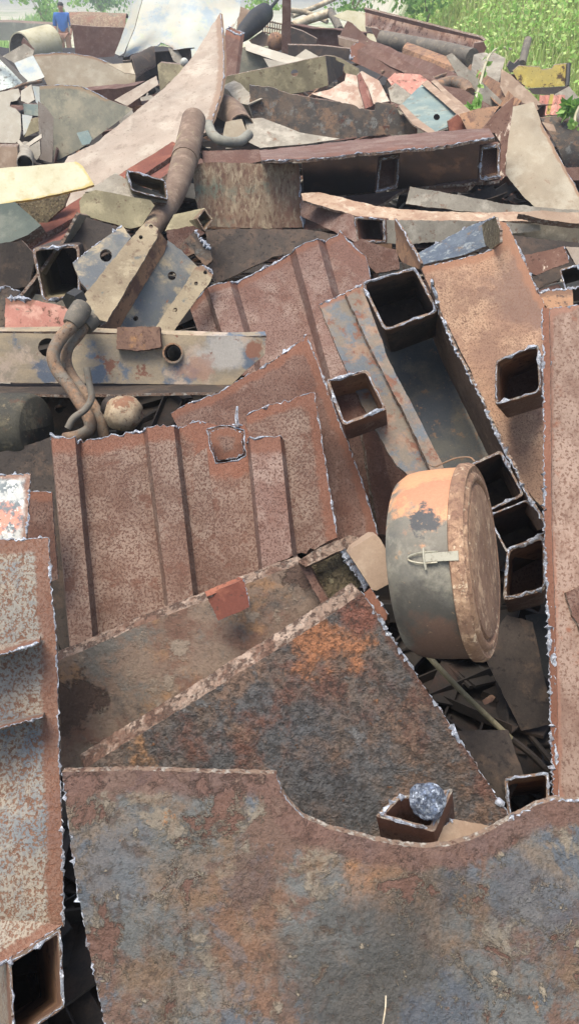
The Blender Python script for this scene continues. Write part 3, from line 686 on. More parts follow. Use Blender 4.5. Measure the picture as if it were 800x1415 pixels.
# ---- upper ribbed sheet
def S3(v): return 2.92 - .30*(v-330)/230
def e(u, v, k=0.0): return (u, v, S3(v)-k)
top = [e(262,424), e(282,402), e(287,397,.06), e(317,388,.06), e(327,391), e(400,352), e(408,343,.07), e(438,329,.07), e(450,335), e(470,320), e(490,342), e(505,352), e(512,384)]
bot = [e(296,520), e(322,520), e(326,518,.06), e(355,516,.06), e(365,521), e(458,560), e(466,556,.07), e(498,552,.07), e(510,561), e(530,600), e(545,620), e(556,630), e(566,640)]
loft('folded_sheet', 'upper ribbed red-brown sheet leaning behind the chassis rail, ragged top', 'sheet', top, bot, 'primer', rows=18, cols=50, cut=('top',), r=.0035)
# ---- the welded trough with square tubes
tt = thing('welded_trough', 'welded steel trough with dark blue-grey bed and square tube stubs', 'trough', P(640, 720, 2.15))
s = W(600, 540, 2.36, 39, 2); wm = W(550, 410, 2.17, 37, 1)
rust('blue_bed', S(84,84,82), [(S(68,72,78), 5, .5, .1, .0), (S(104,97,88), 8, .56, .08, .1), (S(58,66,78), 6, .76, .10, 0, dict(blob=(P(610, 570, s(610, 570)), .16), amt=.9)), (S(120,96,78), 30, .62, .05, .3), (S(140,120,100), 70, .66, .04, .3)], grain=.12, bump=.45)
plate('bed', None, None, [(505,440), (600,430), (640,515), (694,632), (660,660), (586,660), (550,580), (515,500)], s, 'blue_bed', t=.008, parent=tt, st=8)
rust('blue_flange', S(114,104,96), [(S(92,100,112), 7, .50, .06, .1), (S(134,110,96), 10, .54, .05, .1), (S(116,76,60), 22, .57, .05, -.3), (S(84,94,108), 12, .62, .05, 0)], edge=S(128,86,68), grain=.14, bump=.45)
plate('outer_flange', None, None, [(441,420), (460,411), (477,404), (512,475), (560,570), (594,645), (575,668), (545,640), (500,560), (470,490)], bulge(wm, lambda u, v: .02), 'blue_flange', t=.008, parent=tt, cut=(0,1), haz=.04, st=8)
plate('inner_flange', None, None, [(477,404), (500,392), (535,490), (570,560), (612,648), (594,652), (560,574), (512,478)], wm, 'blue_flange', t=.018, parent=tt, cut=(0,), haz=.03, st=8)
rust('orange_dim', S(112,90,76), [(S(96,76,64), 7, .5, .08, 0), (S(128,104,88), 16, .56, .06, .1), (S(78,58,50), 90, .6, .05, -.4)], grain=.16, bump=.45)
plate('side_wall', None, None, [(597,385), (610,432), (640,500), (690,612), (722,680), (752,730), (740,734), (704,680), (670,622), (622,518), (598,460)], A3((612,436,wm(612,436)), (690,612,wm(690,612)), (622,518,s(622,518))), 'orange_dim', t=.007, parent=tt, cut=(0,1,2,3,4), st=7, r=.0045, haz=.02)
tube('square_tube', None, None, [(498,390), (574,369), (606,430), (531,458)], bulge(wm, lambda u, v: -.004), (6, 34, .20), 'dark', wall=.045, parent=tt, inner='dark', rnd=.10, r=.004, closed=True)
tube('square_tube', None, None, [(450,524), (507,510), (535,566), (474,588)], bulge(wm, lambda u, v: -.085), (4, 22, .10), 'brown', wall=.06, parent=tt, inner='orange_worn', rnd=.08, r=.004, closed=True)
tube('square_tube', None, None, [(640,645), (692,622), (724,684), (672,708)], bulge(wm, lambda u, v: -.004), (6, 30, .2), 'dark', wall=.05, parent=tt, rnd=.08, r=.004, closed=True)
tube('square_tube', None, None, [(672,712), (728,690), (756,735), (700,765)], bulge(wm, lambda u, v: -.004), (6, 30, .2), 'dark', wall=.04, parent=tt, rnd=.08, r=.003, closed=True)
tube('square_tube', None, None, [(700,757), (753,738), (754,816), (694,831)], W(725, 785, wm(725, 785)-.03, 52, -4), (2, 22, .25), 'brown', wall=.07, parent=tt, inner='orange_worn', rnd=.12, r=.0045, closed=True)
# ---- tan box beam behind the trough
tn = thing('box_beam', 'orange-tan box beam with an open blue-grey end behind the trough', 'beam', P(700, 660, 2.4))
s = W(670, 450, 2.55, 40, 4)
rust('tan_rust', S(156,122,100), [(S(138,106,90), 5, .5, .1, .0), (S(170,138,115), 9, .55, .08, 0), (S(112,87,80), 5, .70, .09, 0, dict(blob=(P(730, 400, s(730, 400)), .22), amt=.8)), (S(116,84,68), 220, .56, .05, -.5, FINE), (S(112,80,66), 40, .62, .05, -.3)], edge=S(140,98,76), grain=.14, bump=.4)
plate('face', None, None, [(581,368), (620,360), (660,350), (682,343), (690,335), (689,318), (683,302), (700,306), (712,330), (735,385), (752,420), (758,520), (764,720), (720,670), (690,600), (640,490), (608,425)], s, 'tan_rust', t=.01, parent=tn, cut=(0,1,2,3,4,5,7,8,9), jit=.8, r=.0032, haz=.07)
plate('end_wall', None, None, [(574,352), (640,318), (684,300), (688,338), (640,354), (582,367)], A3((578,360,2.96), (684,302,2.93), (640,352,2.86)), 'bluesteel' if rust('bluesteel', S(92,104,122), [(S(72,84,104), 8, .5, .08, .2), (S(126,136,148), 26, .56, .05, .5), (S(110,96,86), 20, .62, .04, .2)], grain=.16, bump=.6) else '', t=.01, parent=tn, cut=(0,1), st=6, r=.0032)
plate('end_flange', None, None, [(664,309), (685,300), (691,318), (690,336), (678,346), (668,336)], A3((665,310,2.92), (686,300,2.62), (680,345,2.66)), 'mossy', t=.008, parent=tn, cut=(0,), st=5)
plate('upright_fin', 'narrow pointed fin standing on the upper corner of the trough', 'fin', [(546,302), (556,318), (580,364), (578,372), (556,362), (548,345)], A3((546,302,2.50), (580,364,2.30), (550,350,2.50)), 'orange_worn', t=.008, cut=(0,1), st=5, r=.0038)
# ---- right column
s = W(780, 760, 1.76, 40, -4)
tr = thing('long_beam', 'long pinkish beam with serrated torch-cut edge down the right side', 'beam', P(790, 1100, 1.62))
rust('pinkish_beam', S(136,113,104), [(S(146,124,115), 4, .5, .1, 0), (S(120,94,84), 9, .54, .08, 0, dict(stretch=(2, 1, .4))), (S(106,77,66), 170, .56, .05, -.5, FINE), (S(130,84,66), 16, .63, .06, 0), (S(98,72,62), 40, .64, .05, -.3)], edge=S(136,96,82), grain=.12, bump=.4)
plate('face', None, None, [(757,426), (800,421), (880,415), (880,1170), (800,1140), (776,1120), (768,1085), (767,1000), (764,880), (759,760), (757,600)], s, 'pinkish_beam', t=.01, parent=tr, cut=(0,4,5,6,7,8,9,10), r=.0032, haz=.03)
plate('side_flange', None, None, [(749,424), (758,426), (760,600), (762,760), (767,880), (770,1000), (771,1100), (763,1100), (760,1000), (757,880), (752,760), (750,600)], W(757, 760, 1.745, 48, -40), 'brown', t=.006, parent=tr, cut=(6,7,8,9,10,11), r=.0042, st=6)
plate('hooked_offcut', 'dark hooked offcut lying on the right beam at the frame edge', 'offcut', [(782,818), (800,810), (840,806), (840,905), (806,890), (798,862), (790,850)], W(800, 850, 1.70, 44), 'brown', t=.012, st=6)
plate('ribbed_offcut', 'thin ribbed offcut lying on the right beam just below the hooked one', 'offcut', [(796,892), (805,880), (850,880), (850,985), (786,980)], W(800, 930, 1.69, 44), 'primer', t=.012, st=6)
tube('square_tube', 'square tube stub with ragged cut mouth left of the long right beam', 'tube', [(684,498), (744,474), (747,541), (683,561)], W(715, 520, 2.16, 56, -4), (12, 22, .26), 'brown', wall=.045, inner='orange_worn', rnd=.10, r=.0042, closed=True)
tube('square_tube', 'low square tube mouth in the dark gap beside the front plate', 'tube', [(696,1074), (758,1066), (759,1122), (702,1136)], W(728, 1100, 1.56, 52), (0, 20, .3), 'dark', wall=.07, inner='orange_worn', rnd=.10, r=.0038)
plate('orange_offcut', 'small flat orange offcut lying at the top end of the long right beam', 'offcut', [(742,404), (768,399), (790,398), (792,420), (758,428), (752,420)], W(768, 412, 2.60, 25), 'orange_worn', t=.012, cut=(0,1), st=5)
plate('brown_plate', 'shaded brown sheet between the triangular plate and the drum', 'plate', [(478,596), (536,572), (570,610), (600,660), (580,760), (520,760), (500,680)], W(540, 660, 2.36, 50, -10), 'brown', t=.01, st=8)
plate('narrow_rib', 'narrow shaded rib behind the left square tube stub', 'rib', [(500,600), (520,590), (545,690), (540,740), (524,738)], W(522, 660, 2.28, 55, 20), 'brown', t=.02, st=7)
# ---- the gap under the drum: dark pieces
pipe('thin_rod', 'second dark rod low in the gap beside the right beam', 'rod', [(690,1010,1.80), (730,1040,1.82), (765,1075,1.84)], .008, 'dark', sides=8)
pipe('thin_rod', 'thin bent rod crossing the dark gap below the drum', 'rod', [(585,900,1.75), (640,958,1.74), (705,1020,1.78)], .0065, 'olive', sides=8)
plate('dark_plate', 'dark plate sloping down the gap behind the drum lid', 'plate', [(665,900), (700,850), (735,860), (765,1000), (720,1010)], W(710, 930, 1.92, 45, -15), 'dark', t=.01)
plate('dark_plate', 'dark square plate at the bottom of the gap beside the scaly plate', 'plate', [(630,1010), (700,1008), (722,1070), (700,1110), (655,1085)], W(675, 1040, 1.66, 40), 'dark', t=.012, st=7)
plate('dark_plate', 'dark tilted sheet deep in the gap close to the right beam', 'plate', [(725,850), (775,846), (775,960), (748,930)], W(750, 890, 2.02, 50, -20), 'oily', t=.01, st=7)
plate('yellow_flake', 'small tan flake deep in the gap below the drum', 'flake', [(666,968), (678,960), (684,963), (680,969), (670,974)], W(675, 966, 1.86, 45), 'orange_worn', t=.004, st=4)
# ---- short box offcut with the slag lump
tube('box_offcut', 'short rusty box offcut holding a slag lump above the curved notch', 'offcut', [(518,1128), (546,1100), (626,1090), (600,1150)], W(572, 1118, 1.30, 24), (6, 40, .06), 'brown', wall=.12, rnd=.06, r=.0035)
def lump(name, label, cat, c, rad, mat, amp=.3, sc=2.2, parent=None, sub=3, squash=(1, 1, 1)):
    bm = bmesh.new(); bmesh.ops.create_icosphere(bm, subdivisions=sub, radius=1)
    o = rng.random(3)*9
    for v in bm.verts:
        k = 1+amp*(mnoise.noise(v.co*sc+Vector(o))+.5*mnoise.noise(v.co*sc*2.4+Vector(o)))
        v.co = Vector((v.co.x*rad*k*squash[0]+c[0], v.co.y*rad*k*squash[1]+c[1], v.co.z*rad*k*squash[2]+c[2]))
    me = bpy.data.meshes.new(name); bm.to_mesh(me); bm.free(); me.materials.append(MATS[mat]); me.polygons.foreach_set('use_smooth', [True]*len(me.polygons))
    return newobj(name, me, parent, label, cat)
lump('slag_lump', 'blue-grey lump of slag sitting in the short box offcut', 'lump', P(591, 1106, 1.29), .028, 'nodule', amp=.2, sc=1.7, sub=4)
plate('cream_offcut', 'cream coloured flat piece just right of the short box offcut', 'offcut', [(600,1150), (628,1132), (690,1144), (672,1160), (640,1185), (590,1180)], W(640, 1155, 1.315, 30), 'hazel_block', t=.02, st=6, cut=(0,), r=.003)
# ---- the round filter drum
def drum():
    ctr = np.array(P(664, 775, 1.50)); Rr = .181; Ln = .128
    rt = np.array((1., 0, 0)); up = np.array((0, SP, CP)); tw = np.array((0, -CP, SP))
    a = rt*.91+up*.085+tw*.385; a /= np.linalg.norm(a)
    tocam = CAM-ctr; x = tocam-a*(tocam @ a); x /= np.linalg.norm(x); y = np.cross(a, x)
    t = thing('filter_drum', 'round rusty filter drum with grey-orange side and ribbed lid', 'drum', ctr-np.array((0, 0, Rr)))
    def lathe(name, prof, mat, seg=72, dent=.002):
        V, F = [], []
        for (h, r) in prof:
            for k in range(seg):
                q = 2*math.pi*k/seg; dn = 1+dent*4*mnoise.noise(Vector((math.cos(q)*1.5, math.sin(q)*1.5, h*9)))
                V.append(ctr+a*(h+dent*.8*mnoise.noise(Vector((math.cos(q)*2, math.sin(q)*2, r*12))))+(x*math.cos(q)+y*math.sin(q))*r*dn)
        n = len(prof)
        for i in range(n-1):
            for k in range(seg): F.append((i*seg+k, i*seg+(k+1) % seg, i*seg+seg+(k+1) % seg, i*seg+seg+k))
        F.append(tuple(range(seg))[::-1]); F.append(tuple(range((n-1)*seg, n*seg)))
        me = mesh(name, V, F, [mat], ang=40); return newobj(name, me, t)
    g = lambda u, v: ctr-a*Ln*.5+(lambda d: d/np.linalg.norm(d)*Rr)((lambda d: d-a*(d @ a))(P(u, v, 1.45)-(ctr-a*Ln*.5)))
    rust('drum_side', S(110,106,100), [(S(92,92,92), 5, .5, .1, 0), (S(138,134,126), 8, .58, .07, 0),
        (S(192,138,100), 9, .72, .05, .1, dict(blob=(g(610, 665), .19))), (S(176,120,92), 14, .74, .05, .1, dict(blob=(g(560, 700), .10))),
        (S(64,66,72), 16, .80, .04, 0, dict(blob=(g(560, 745), .06))), (S(62,60,60), 7, .70, .10, 0, dict(blob=(g(560, 830), .13), amt=.85)),
        (S(104,76,66), 7, .72, .08, 0, dict(blob=(g(630, 890), .14), amt=.8)), (S(150,124,100), 70, .66, .04, .2)], grain=.1, bump=.3, bdist=.002, rough=(.5, .75))
    rust('drum_lid', S(146,114,93), [(S(130,98,79), 8, .5, .06, 0), (S(178,146,122), 14, .55, .05, .2), (S(128,96,80), 22, .54, .06, -.3, dict(stretch=(1, 1, .4))), (S(120,88,74), 80, .58, .06, -.5), (S(196,172,150), 50, .62, .04, .2)], grain=.16, bump=.6)
    b = lathe('body', [(-Ln-.012, Rr*.30), (-Ln-.012, Rr*.80), (-Ln-.006, Rr*.91), (-Ln+.010, Rr*.965), (-Ln+.03, Rr*.985), (-Ln*.5, Rr*.99), (-.02, Rr*.985), (-.006, Rr*.985)], 'drum_side')
    l = lathe('lid', [(-.022, Rr*1.0), (-.020, Rr*1.022), (-.006, Rr*1.024), (0, Rr*1.008), (.004, Rr*.985), (.001, Rr*.95), (.001, Rr*.925), (.007, Rr*.90), (.009, Rr*.86), (.007, Rr*.835), (.002, Rr*.82), (.002, Rr*.80), (.008, Rr*.78), (.010, Rr*.74), (.010, Rr*.4), (.010, Rr*.02)], 'drum_lid')
    # the over-centre latch on the side facing us
    w0 = x*math.cos(.06)-y*math.sin(.06)*(-1 if y[2] > 0 else 1); w0 /= np.linalg.norm(w0); tg = np.cross(a, w0)
    pt = lambda h, k, r: ctr+a*h+w0*(Rr*r)+tg*k
    lt = thing('latch', None, None, pt(-.05, 0, 1.0)); del ORG[lt.name]; ORG[lt.name] = tuple(pt(-.05, 0, 1.0)); lt.parent = t; lt.location = tuple(np.array(ORG[lt.name])-np.array(ORG[t.name]))
    V = [pt(h, k, r) for r in (1.012, 1.03) for h, k in ((-.062, -.007), (-.004, -.008), (-.004, .008), (-.062, .007))]
    newobj('strap', mesh('strap', V, [(0, 1, 2, 3), (7, 6, 5, 4), (0, 4, 5, 1), (1, 5, 6, 2), (2, 6, 7, 3), (3, 7, 4, 0)], ['latch_steel'], smooth=False), lt)
    pipe('wire_loop', None, None, [pt(-.04, .009, 1.02), pt(-.066, .009, 1.02), pt(-.088, .003, 1.01), pt(-.088, -.004, 1.01), pt(-.066, -.009, 1.02), pt(-.038, -.009, 1.02)], .0018, 'latch_steel', lt, sides=6, px=False)
    pipe('pin', None, None, [pt(-.062, -.017, 1.025), pt(-.062, 0, 1.028), pt(-.060, .02, 1.02)], .0024, 'latch_steel', lt, sides=6, px=False)
    pipe('wire', 'thin rusty wire curled over the top of the filter drum', 'wire', [(590,640,1.60), (600,645,1.56), (612,640,1.54), (630,633,1.53), (648,632,1.53), (656,638,1.52)], .0016, 'pipe_rust', sides=6)
drum()
# ---- chassis rail
s = W(180, 500, 2.46, 64, 0)
tcr = thing('chassis_rail', 'long chassis rail with worn tan and blue paint across the left', 'rail', P(180, 545, 2.5))
rust('rail_paint', S(158,142,120), [(S(134,124,112), 6, .5, .08, 0, dict(stretch=(.5, 1, 1))), (S(88,102,124), 7, .58, .05, -.1), (S(170,152,140), 10, .58, .06, 0),
    (S(164,160,160), 7, .76, .08, 0, dict(blob=(P(310, 490, s(310, 490)), .14))), (S(150,112,98), 10, .74, .06, 0, dict(blob=(P(270, 510, s(270, 510)), .10), amt=.7)), (S(132,90,74), 12, .84, .04, 0, dict(blob=(P(355, 480, s(355, 480)), .09))),
    (S(124,76,62), 22, .645, .03, -.5), (S(122,82,68), 26, .84, .03, -.2, dict(blob=(P(150, 506, s(150, 506)), .07))), (S(122,82,68), 26, .84, .03, -.2, dict(blob=(P(200, 514, s(200, 514)), .07))), (S(84,96,118), 12, .80, .06, 0, dict(blob=(P(60, 515, s(60, 515)), .10))), (S(80,94,116), 14, .82, .05, 0, dict(blob=(P(140, 520, s(140, 520)), .07)))], grain=.14, bump=.45, alb=.9)
plate('web', None, None, [(-80,460), (0,460), (180,462), (368,465), (366,490), (340,512), (320,532), (160,530), (-80,528)], s, 'rail_paint', t=.008, parent=tcr, holes=[circ(66, 480, 13), circ(240, 488, 11.5)], st=7, edged=False, jit=.3, warp=.001)
plate('lower_flange', None, None, [(-80,527), (0,528), (160,530), (322,532), (330,542), (160,543), (-80,540)], W(150, 534, 2.45, -15, 0), 'dark', t=.008, parent=tcr, st=9, jit=.2)
plate('top_flange', None, None, [(-80,459), (180,461), (368,464), (366,458), (180,455), (-80,453)], W(150, 459, 2.462, 8, 0), 'rail_paint', t=.008, parent=tcr, st=9, jit=.2)
pipe('stub_pipe', None, None, [(239,488,2.435), (239.2,488,2.45), (241,488,2.62)], [.031, .030, .027], 'pipe_rust', tcr, wall=.16, sides=22, smooth=False)
plate('stub_shade_disc', None, None, circ(241, 488, 13), W(241, 488, 2.63, 64), 'oily', t=.004, parent=tcr, st=5)  # near-black disc added to paint the shaded inside of the stub pipe
plate('patch_plate', None, None, [(162,452), (220,451), (222,480), (190,485), (161,482)], W(190, 470, 2.42, 64), 'brown_orange' if rust('brown_orange', S(128,98,84), [(S(112,84,72), 10, .5, .08, 0), (S(160,116,72), 12, .6, .06, .1), (S(94,68,58), 80, .58, .06, -.4)], grain=.18, bump=.5) else '', t=.03, parent=tcr, st=6, rim='brown', jit=1.0, warp=.001)
# ---- twin pipes with fittings
tw_ = thing('twin_pipes', 'pair of bent rusty hydraulic pipes hanging over the chassis rail', 'pipes', P(130, 590, 2.3))
pipe('pipe_run', None, None, [(106,440,2.33), (98,452,2.32), (84,468,2.31), (74,490,2.30), (80,512,2.30), (95,532,2.29), (108,552,2.28), (122,575,2.27), (125,592,2.27), (110,602,2.27), (90,606,2.28)], [.019, .019, .018, .018, .017], 'pipe_rust', tw_)
pipe('pipe_run', None, None, [(118,450,2.38), (108,464,2.37), (95,480,2.36), (92,500,2.36), (100,520,2.36), (115,540,2.35), (128,558,2.34), (140,580,2.33), (145,605,2.33)], [.0165, .0165, .016], 'pipe_rust', tw_)
pipe('fitting', None, None, [(114,425,2.36), (104,440,2.33), (98,449,2.32)], [.030, .030, .024], 'grey_pipe', tw_, sides=12)
pipe('fitting', None, None, [(128,440,2.40), (117,452,2.38)], [.029, .026], 'grey_pipe', tw_, sides=12)
pipe('hex_nut', None, None, [(98,418,2.37), (110,410,2.40)], [.03, .028], 'oily', tw_, sides=6, smooth=False)
pipe('bent_rod', 'thin grey bent rod with an orange tip in front of the chassis rail', 'rod', [(120,508,2.22), (124,530,2.22), (127,550,2.22), (118,566,2.21), (102,578,2.20), (94,592,2.20)], .0095, 'grey_pipe', sides=10)
tk = thing('ball_joint', 'tan and rust peeling ball joint under the chassis rail', 'ball joint', P(172, 598, 2.25))
rust('peeling', S(150,130,108), [(S(168,150,128), 20, .5, .06, .2), (S(132,92,70), 18, .57, .03, -.4), (S(58,54,52), 22, .64, .04, -.3), (S(120,90,74), 90, .6, .05, -.4)], grain=.18, bump=.6)
lump('ball', None, None, P(171, 571, 2.26), .055, 'peeling', amp=.13, sc=2.8, parent=tk, squash=(1, 1, .9))
pipe('neck', None, None, [(150,560,2.30), (165,568,2.28)], .03, 'dark', tk, sides=12, smooth=False)
def barrel(name, label, cat, c0, c1, rad, mat, cap=.012, sides=28):
    a, b = np.array(P(*c0)), np.array(P(*c1)); d = (b-a); L = np.linalg.norm(d); d /= L
    pts = [a, a+d*.002, a+d*cap, a+d*L*.5, b-d*cap, b-d*.002, b]
    return pipe(name, label, cat, pts, [rad*.82, rad*.9, rad, rad, rad, rad*.9, rad*.82], mat, sides=sides, k=3, px=False)
rust('tank', S(64,62,54), [(S(50,50,46), 8, .5, .08, .2), (S(88,82,68), 16, .57, .06, .3), (S(110,100,82), 50, .63, .05, .4), (S(78,58,46), 24, .62, .05, .1)], grain=.25, bump=.8)
barrel('air_tank', 'black oily tank end lying below the chassis rail at the left edge', 'tank', (-80,590,2.35), (52,592,2.27), .10, 'tank', cap=.03)
plate('gusset_plate', 'dark gusset plate with a bolt hole behind the twin pipes', 'plate', [(20,545), (150,545), (150,610), (90,640), (60,600)], W(90, 580, 2.50, 60), 'dark_mottled', t=.01, holes=[circ(82, 565, 6)], st=7)
plate('dark_plate', 'dark bluish plate below the black tank, left of the folded sheet', 'plate', [(-20,630), (55,610), (78,600), (84,700), (40,720), (-20,690)], W(40, 650, 2.20, 50), 'dark', t=.01, st=8)
plate('dark_plate', 'narrow dark strip between the web beam and the folded sheet', 'plate', [(66,690), (84,690), (98,890), (88,905), (76,880)], W(82, 800, 2.02, 55), 'dark', t=.01, st=7)
# ---- perforated channel bracket
tcb = thing('perforated_channel', 'tan and blue painted channel with bolt holes above the chassis rail', 'channel', P(180, 470, 2.65))
rust('channel_tan', S(150,136,114), [(S(134,119,99), 7, .5, .1, 0), (S(164,151,128), 12, .56, .07, 0), (S(116,96,80), 34, .6, .05, -.3), (S(100,104,104), 20, .64, .05, 0)], edge=S(128,98,80), grain=.12, bump=.4, alb=.88)
plate('near_flange', None, None, [(203,304), (219,317), (216,332), (148,446), (128,440), (112,414)], A3((205,306,2.72), (150,444,2.50), (115,414,2.52)), 'channel_tan', t=.008, parent=tcb, st=6, holes=[circ(209, 313, 3, 3, 8), circ(195, 328, 3, 3, 8)])
plate('inner_wall', None, None, [(219,317), (232,334), (228,346), (160,462), (140,452), (148,446), (216,332)], A3((219,318,2.70), (232,336,2.76), (155,458,2.60)), 'orange_worn', t=.006, parent=tcb, st=6)
rust('channel_blue', S(112,112,112), [(S(88,95,106), 7, .48, .08, 0), (S(154,141,120), 8, .54, .06, 0), (S(92,98,104), 14, .56, .06, 0), (S(128,84,62), 40, .66, .03, -.3)], grain=.1, bump=.35)
plate('web', None, None, [(232,332), (250,345), (278,372), (268,390), (236,440), (222,466), (150,470), (160,455)], A3((232,334,2.77), (276,372,2.80), (170,465,2.64)), 'channel_blue', t=.008, parent=tcb, st=6, holes=[circ(238, 381, 6), circ(188, 440, 3.5)])
plate('far_flange', None, None, [(272,367), (282,364), (296,376), (292,386), (236,462), (210,462), (222,442)], A3((280,366,2.70), (294,380,2.70), (220,460,2.55)), 'channel_tan', t=.008, parent=tcb, st=6, holes=[circ(285, 374, 3, 3, 8), circ(272, 390, 3, 3, 8), circ(243, 427, 3, 3, 8)], cut=(0,1))
plate('side_lug', None, None, [(101,364), (140,335), (170,314), (182,330), (150,372), (124,404), (110,385)], A3((102,365,2.74), (172,316,2.84), (122,402,2.68)), 'channel_blue', t=.014, parent=tcb, st=6, holes=[circ(147, 354, 8.5)], cut=(0,1), rim='rim')
# ---- box end with slag rim, and bits left of the bracket
tube('box_end', 'open dark box end with bright slag corners left of the perforated channel', 'box', [(44,342), (110,337), (112,412), (60,418)], W(78, 380, 2.86, 60, 0), (20, -14, .5), 'dark', wall=.06, rnd=.10, r=.006, closed=True, inner='olive')
plate('pink_offcut', 'pink painted plate with a rust seam lying on the chassis rail at the left', 'offcut', [(8,412), (45,414), (92,424), (100,440), (90,462), (8,462)], W(50, 440, 2.62, 62), 'pinkpaint', t=.01, st=6, cut=(0,))
plate('edge_offcut', 'small dark offcut with ragged bright rim at the left edge over the rail', 'offcut', [(-30,402), (0,400), (8,396), (28,402), (22,412), (8,416), (6,462), (-30,462)], W(0, 430, 2.66, 62), 'dark_mottled', t=.01, st=5, cut=(0,1,2,3))
plate('steel_strip', 'pale narrow strip leaning behind the open dark box end', 'strip', [(112,296), (133,302), (86,346), (40,416), (30,408), (88,338)], A3((122,298,3.1), (88,340,3.0), (40,412,2.95)), 'grey_sheet', t=.01, st=5)
plate('steel_plate', 'dark olive plate shaded behind the perforated channel', 'plate', [(120,300), (180,318), (150,350), (108,366), (90,345)], W(140, 330, 3.02, 50), 'dark', t=.01, st=6)
# ================================================================== the middle distance
# ---- curved pink sheet, its red rail and the cream sheet
tq = thing('curved_sheet', 'tall pinkish sheet curling up to a point in the upper left', 'sheet', P(170, 300, 3.9))
s = bulge(A3((304,25,5.4), (120,225,4.5), (285,185,4.55)), lambda u, v: .0000045*max(0, 300-u)*max(0, v-20)*.8)
plate('sheet', None, None, [(304,18), (306,45), (309,75), (308,100), (304,130), (294,162), (285,182), (250,200), (225,215), (185,240), (150,262), (80,300), (60,312), (70,262), (95,216), (130,200), (165,172), (200,143), (228,120), (248,100), (268,75), (286,47)], s, 'pink_sheet', t=.012, ext=(5, 1, .03), cut=(0,1,2,3,4,5), parent=tq, st=9, rim='tan_sheet', edged=True, haz=.09, r=.004)
plate('steel_rail', 'long red-brown rail running diagonally under the pink curved sheet', 'rail', [(-40,352), (20,330), (70,300), (150,250), (238,194), (246,197), (244,210), (150,275), (60,325), (-40,385)], A3((-40,360,3.75), (240,200,4.45), (60,320,3.9)), 'redbrown', t=.03, st=8, jit=.5)
plate('rail_flange', 'lower red-brown flange parallel to the diagonal rail', 'rail', [(-40,395), (30,345), (100,305), (180,262), (244,214), (244,232), (170,282), (90,325), (-40,412)], A3((-40,400,3.62), (244,220,4.35), (90,320,3.85)), 'redbrown', t=.02, st=8, jit=.5)
plate('cream_sheet', 'smooth cream sheet lying across the left edge', 'sheet', [(-60,236), (0,232), (60,226), (105,222), (114,228), (130,254), (118,258), (60,270), (0,281), (-60,286)], W(40, 250, 3.72, 38, 0), 'cream', t=.012, cut=(3,4,5,6,7), st=9, jit=.4, warp=.006, rim='yellow', r=.001)
plate('crusty_plate', 'crusty grey-white plate under the cream sheet', 'plate', [(25,280), (98,262), (90,285), (60,312), (40,300)], W(60, 285, 3.95, 55), 'mossy', t=.015, st=6)
plate('green_cover', 'dark green box cover at the left edge below the cream sheet', 'cover', [(-60,290), (22,280), (58,312), (40,325), (0,340), (-60,362)], W(0, 315, 3.45, 40, -10), 'green_dark' if rust('green_dark', S(84,94,90), [(S(68,80,78), 5, .5, .1, 0), (S(104,110,104), 9, .58, .08, 0), (S(90,76,64), 40, .66, .04, -.2)], grain=.1, bump=.3) else '', t=.05, st=8, jit=.3)
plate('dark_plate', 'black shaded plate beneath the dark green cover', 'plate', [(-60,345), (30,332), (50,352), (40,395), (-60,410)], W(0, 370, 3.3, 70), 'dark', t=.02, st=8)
# ---- cut box tube pieces
tg1 = thing('box_tube', 'olive box tube with a torn open end right of the cream sheet', 'tube', P(170, 300, 3.3))
plate('long_side', None, None, [(110,278), (116,268), (132,262), (208,276), (214,284), (196,312), (180,316), (112,296)], W(160, 285, 3.18, 62, 10), 'olive', t=.012, parent=tg1, st=6, jit=.5)
plate('top_side', None, None, [(118,264), (160,238), (185,252), (232,272), (230,280), (208,278), (132,263)], W(170, 260, 3.30, 30, 10), 'grey_sheet', t=.012, parent=tg1, st=6, jit=.6)
tube('open_end', None, None, [(174,234), (229,249), (233,276), (182,263)], W(205, 256, 3.22, 62, 10), (-4, 14, .3), 'olive', wall=.05, parent=tg1, rnd=.08, r=.004)
pipe('exhaust_pipe', 'bent rusty exhaust pipe with a pale band, leaning on the pink sheet', 'pipe', [(268,166,4.15), (263,190,3.98), (257,215,3.82), (251,236,3.7), (243,262,3.52), (232,285,3.4), (212,314,3.25), (196,336,3.2)], [.062, .062, .061, .058, .050, .044, .040, .038], 'exhaust', wall=.06, sides=24)
pipe('pipe_collar', 'raised weld collar around the bent exhaust pipe', 'collar', [(257.5,213,3.83), (255,222,3.78)], [.065, .0635], 'exhaust', sides=24, smooth=False)
tsb = thing('small_box_tube', 'short box tube with cut corner right below the exhaust pipe', 'tube', P(265, 335, 3.2))
plate('top_side', None, None, [(228,318), (240,296), (282,287), (294,302), (270,316)], W(260, 303, 3.22, 30), 'olive', t=.01, parent=tsb, st=5)
tube('mouth', None, None, [(272,302), (283,288), (294,304), (283,320)], W(283, 303, 3.16, 60, 30), (-24, 6, .16), 'olive', wall=.08, parent=tsb, rnd=.06, cut=False)
plate('side', None, None, [(230,318), (268,312), (284,322), (262,335), (250,350), (232,338)], W(258, 326, 3.15, 70), 'brown', t=.01, parent=tsb, st=5)
plate('dark_offcut', 'dark angular offcut with a bright bead beside the perforated channel', 'offcut', [(248,340), (268,318), (290,345), (294,358), (284,368), (268,350), (256,356)], W(270, 345, 3.02, 65), 'dark_mottled', t=.03, st=5, cut=(1,))
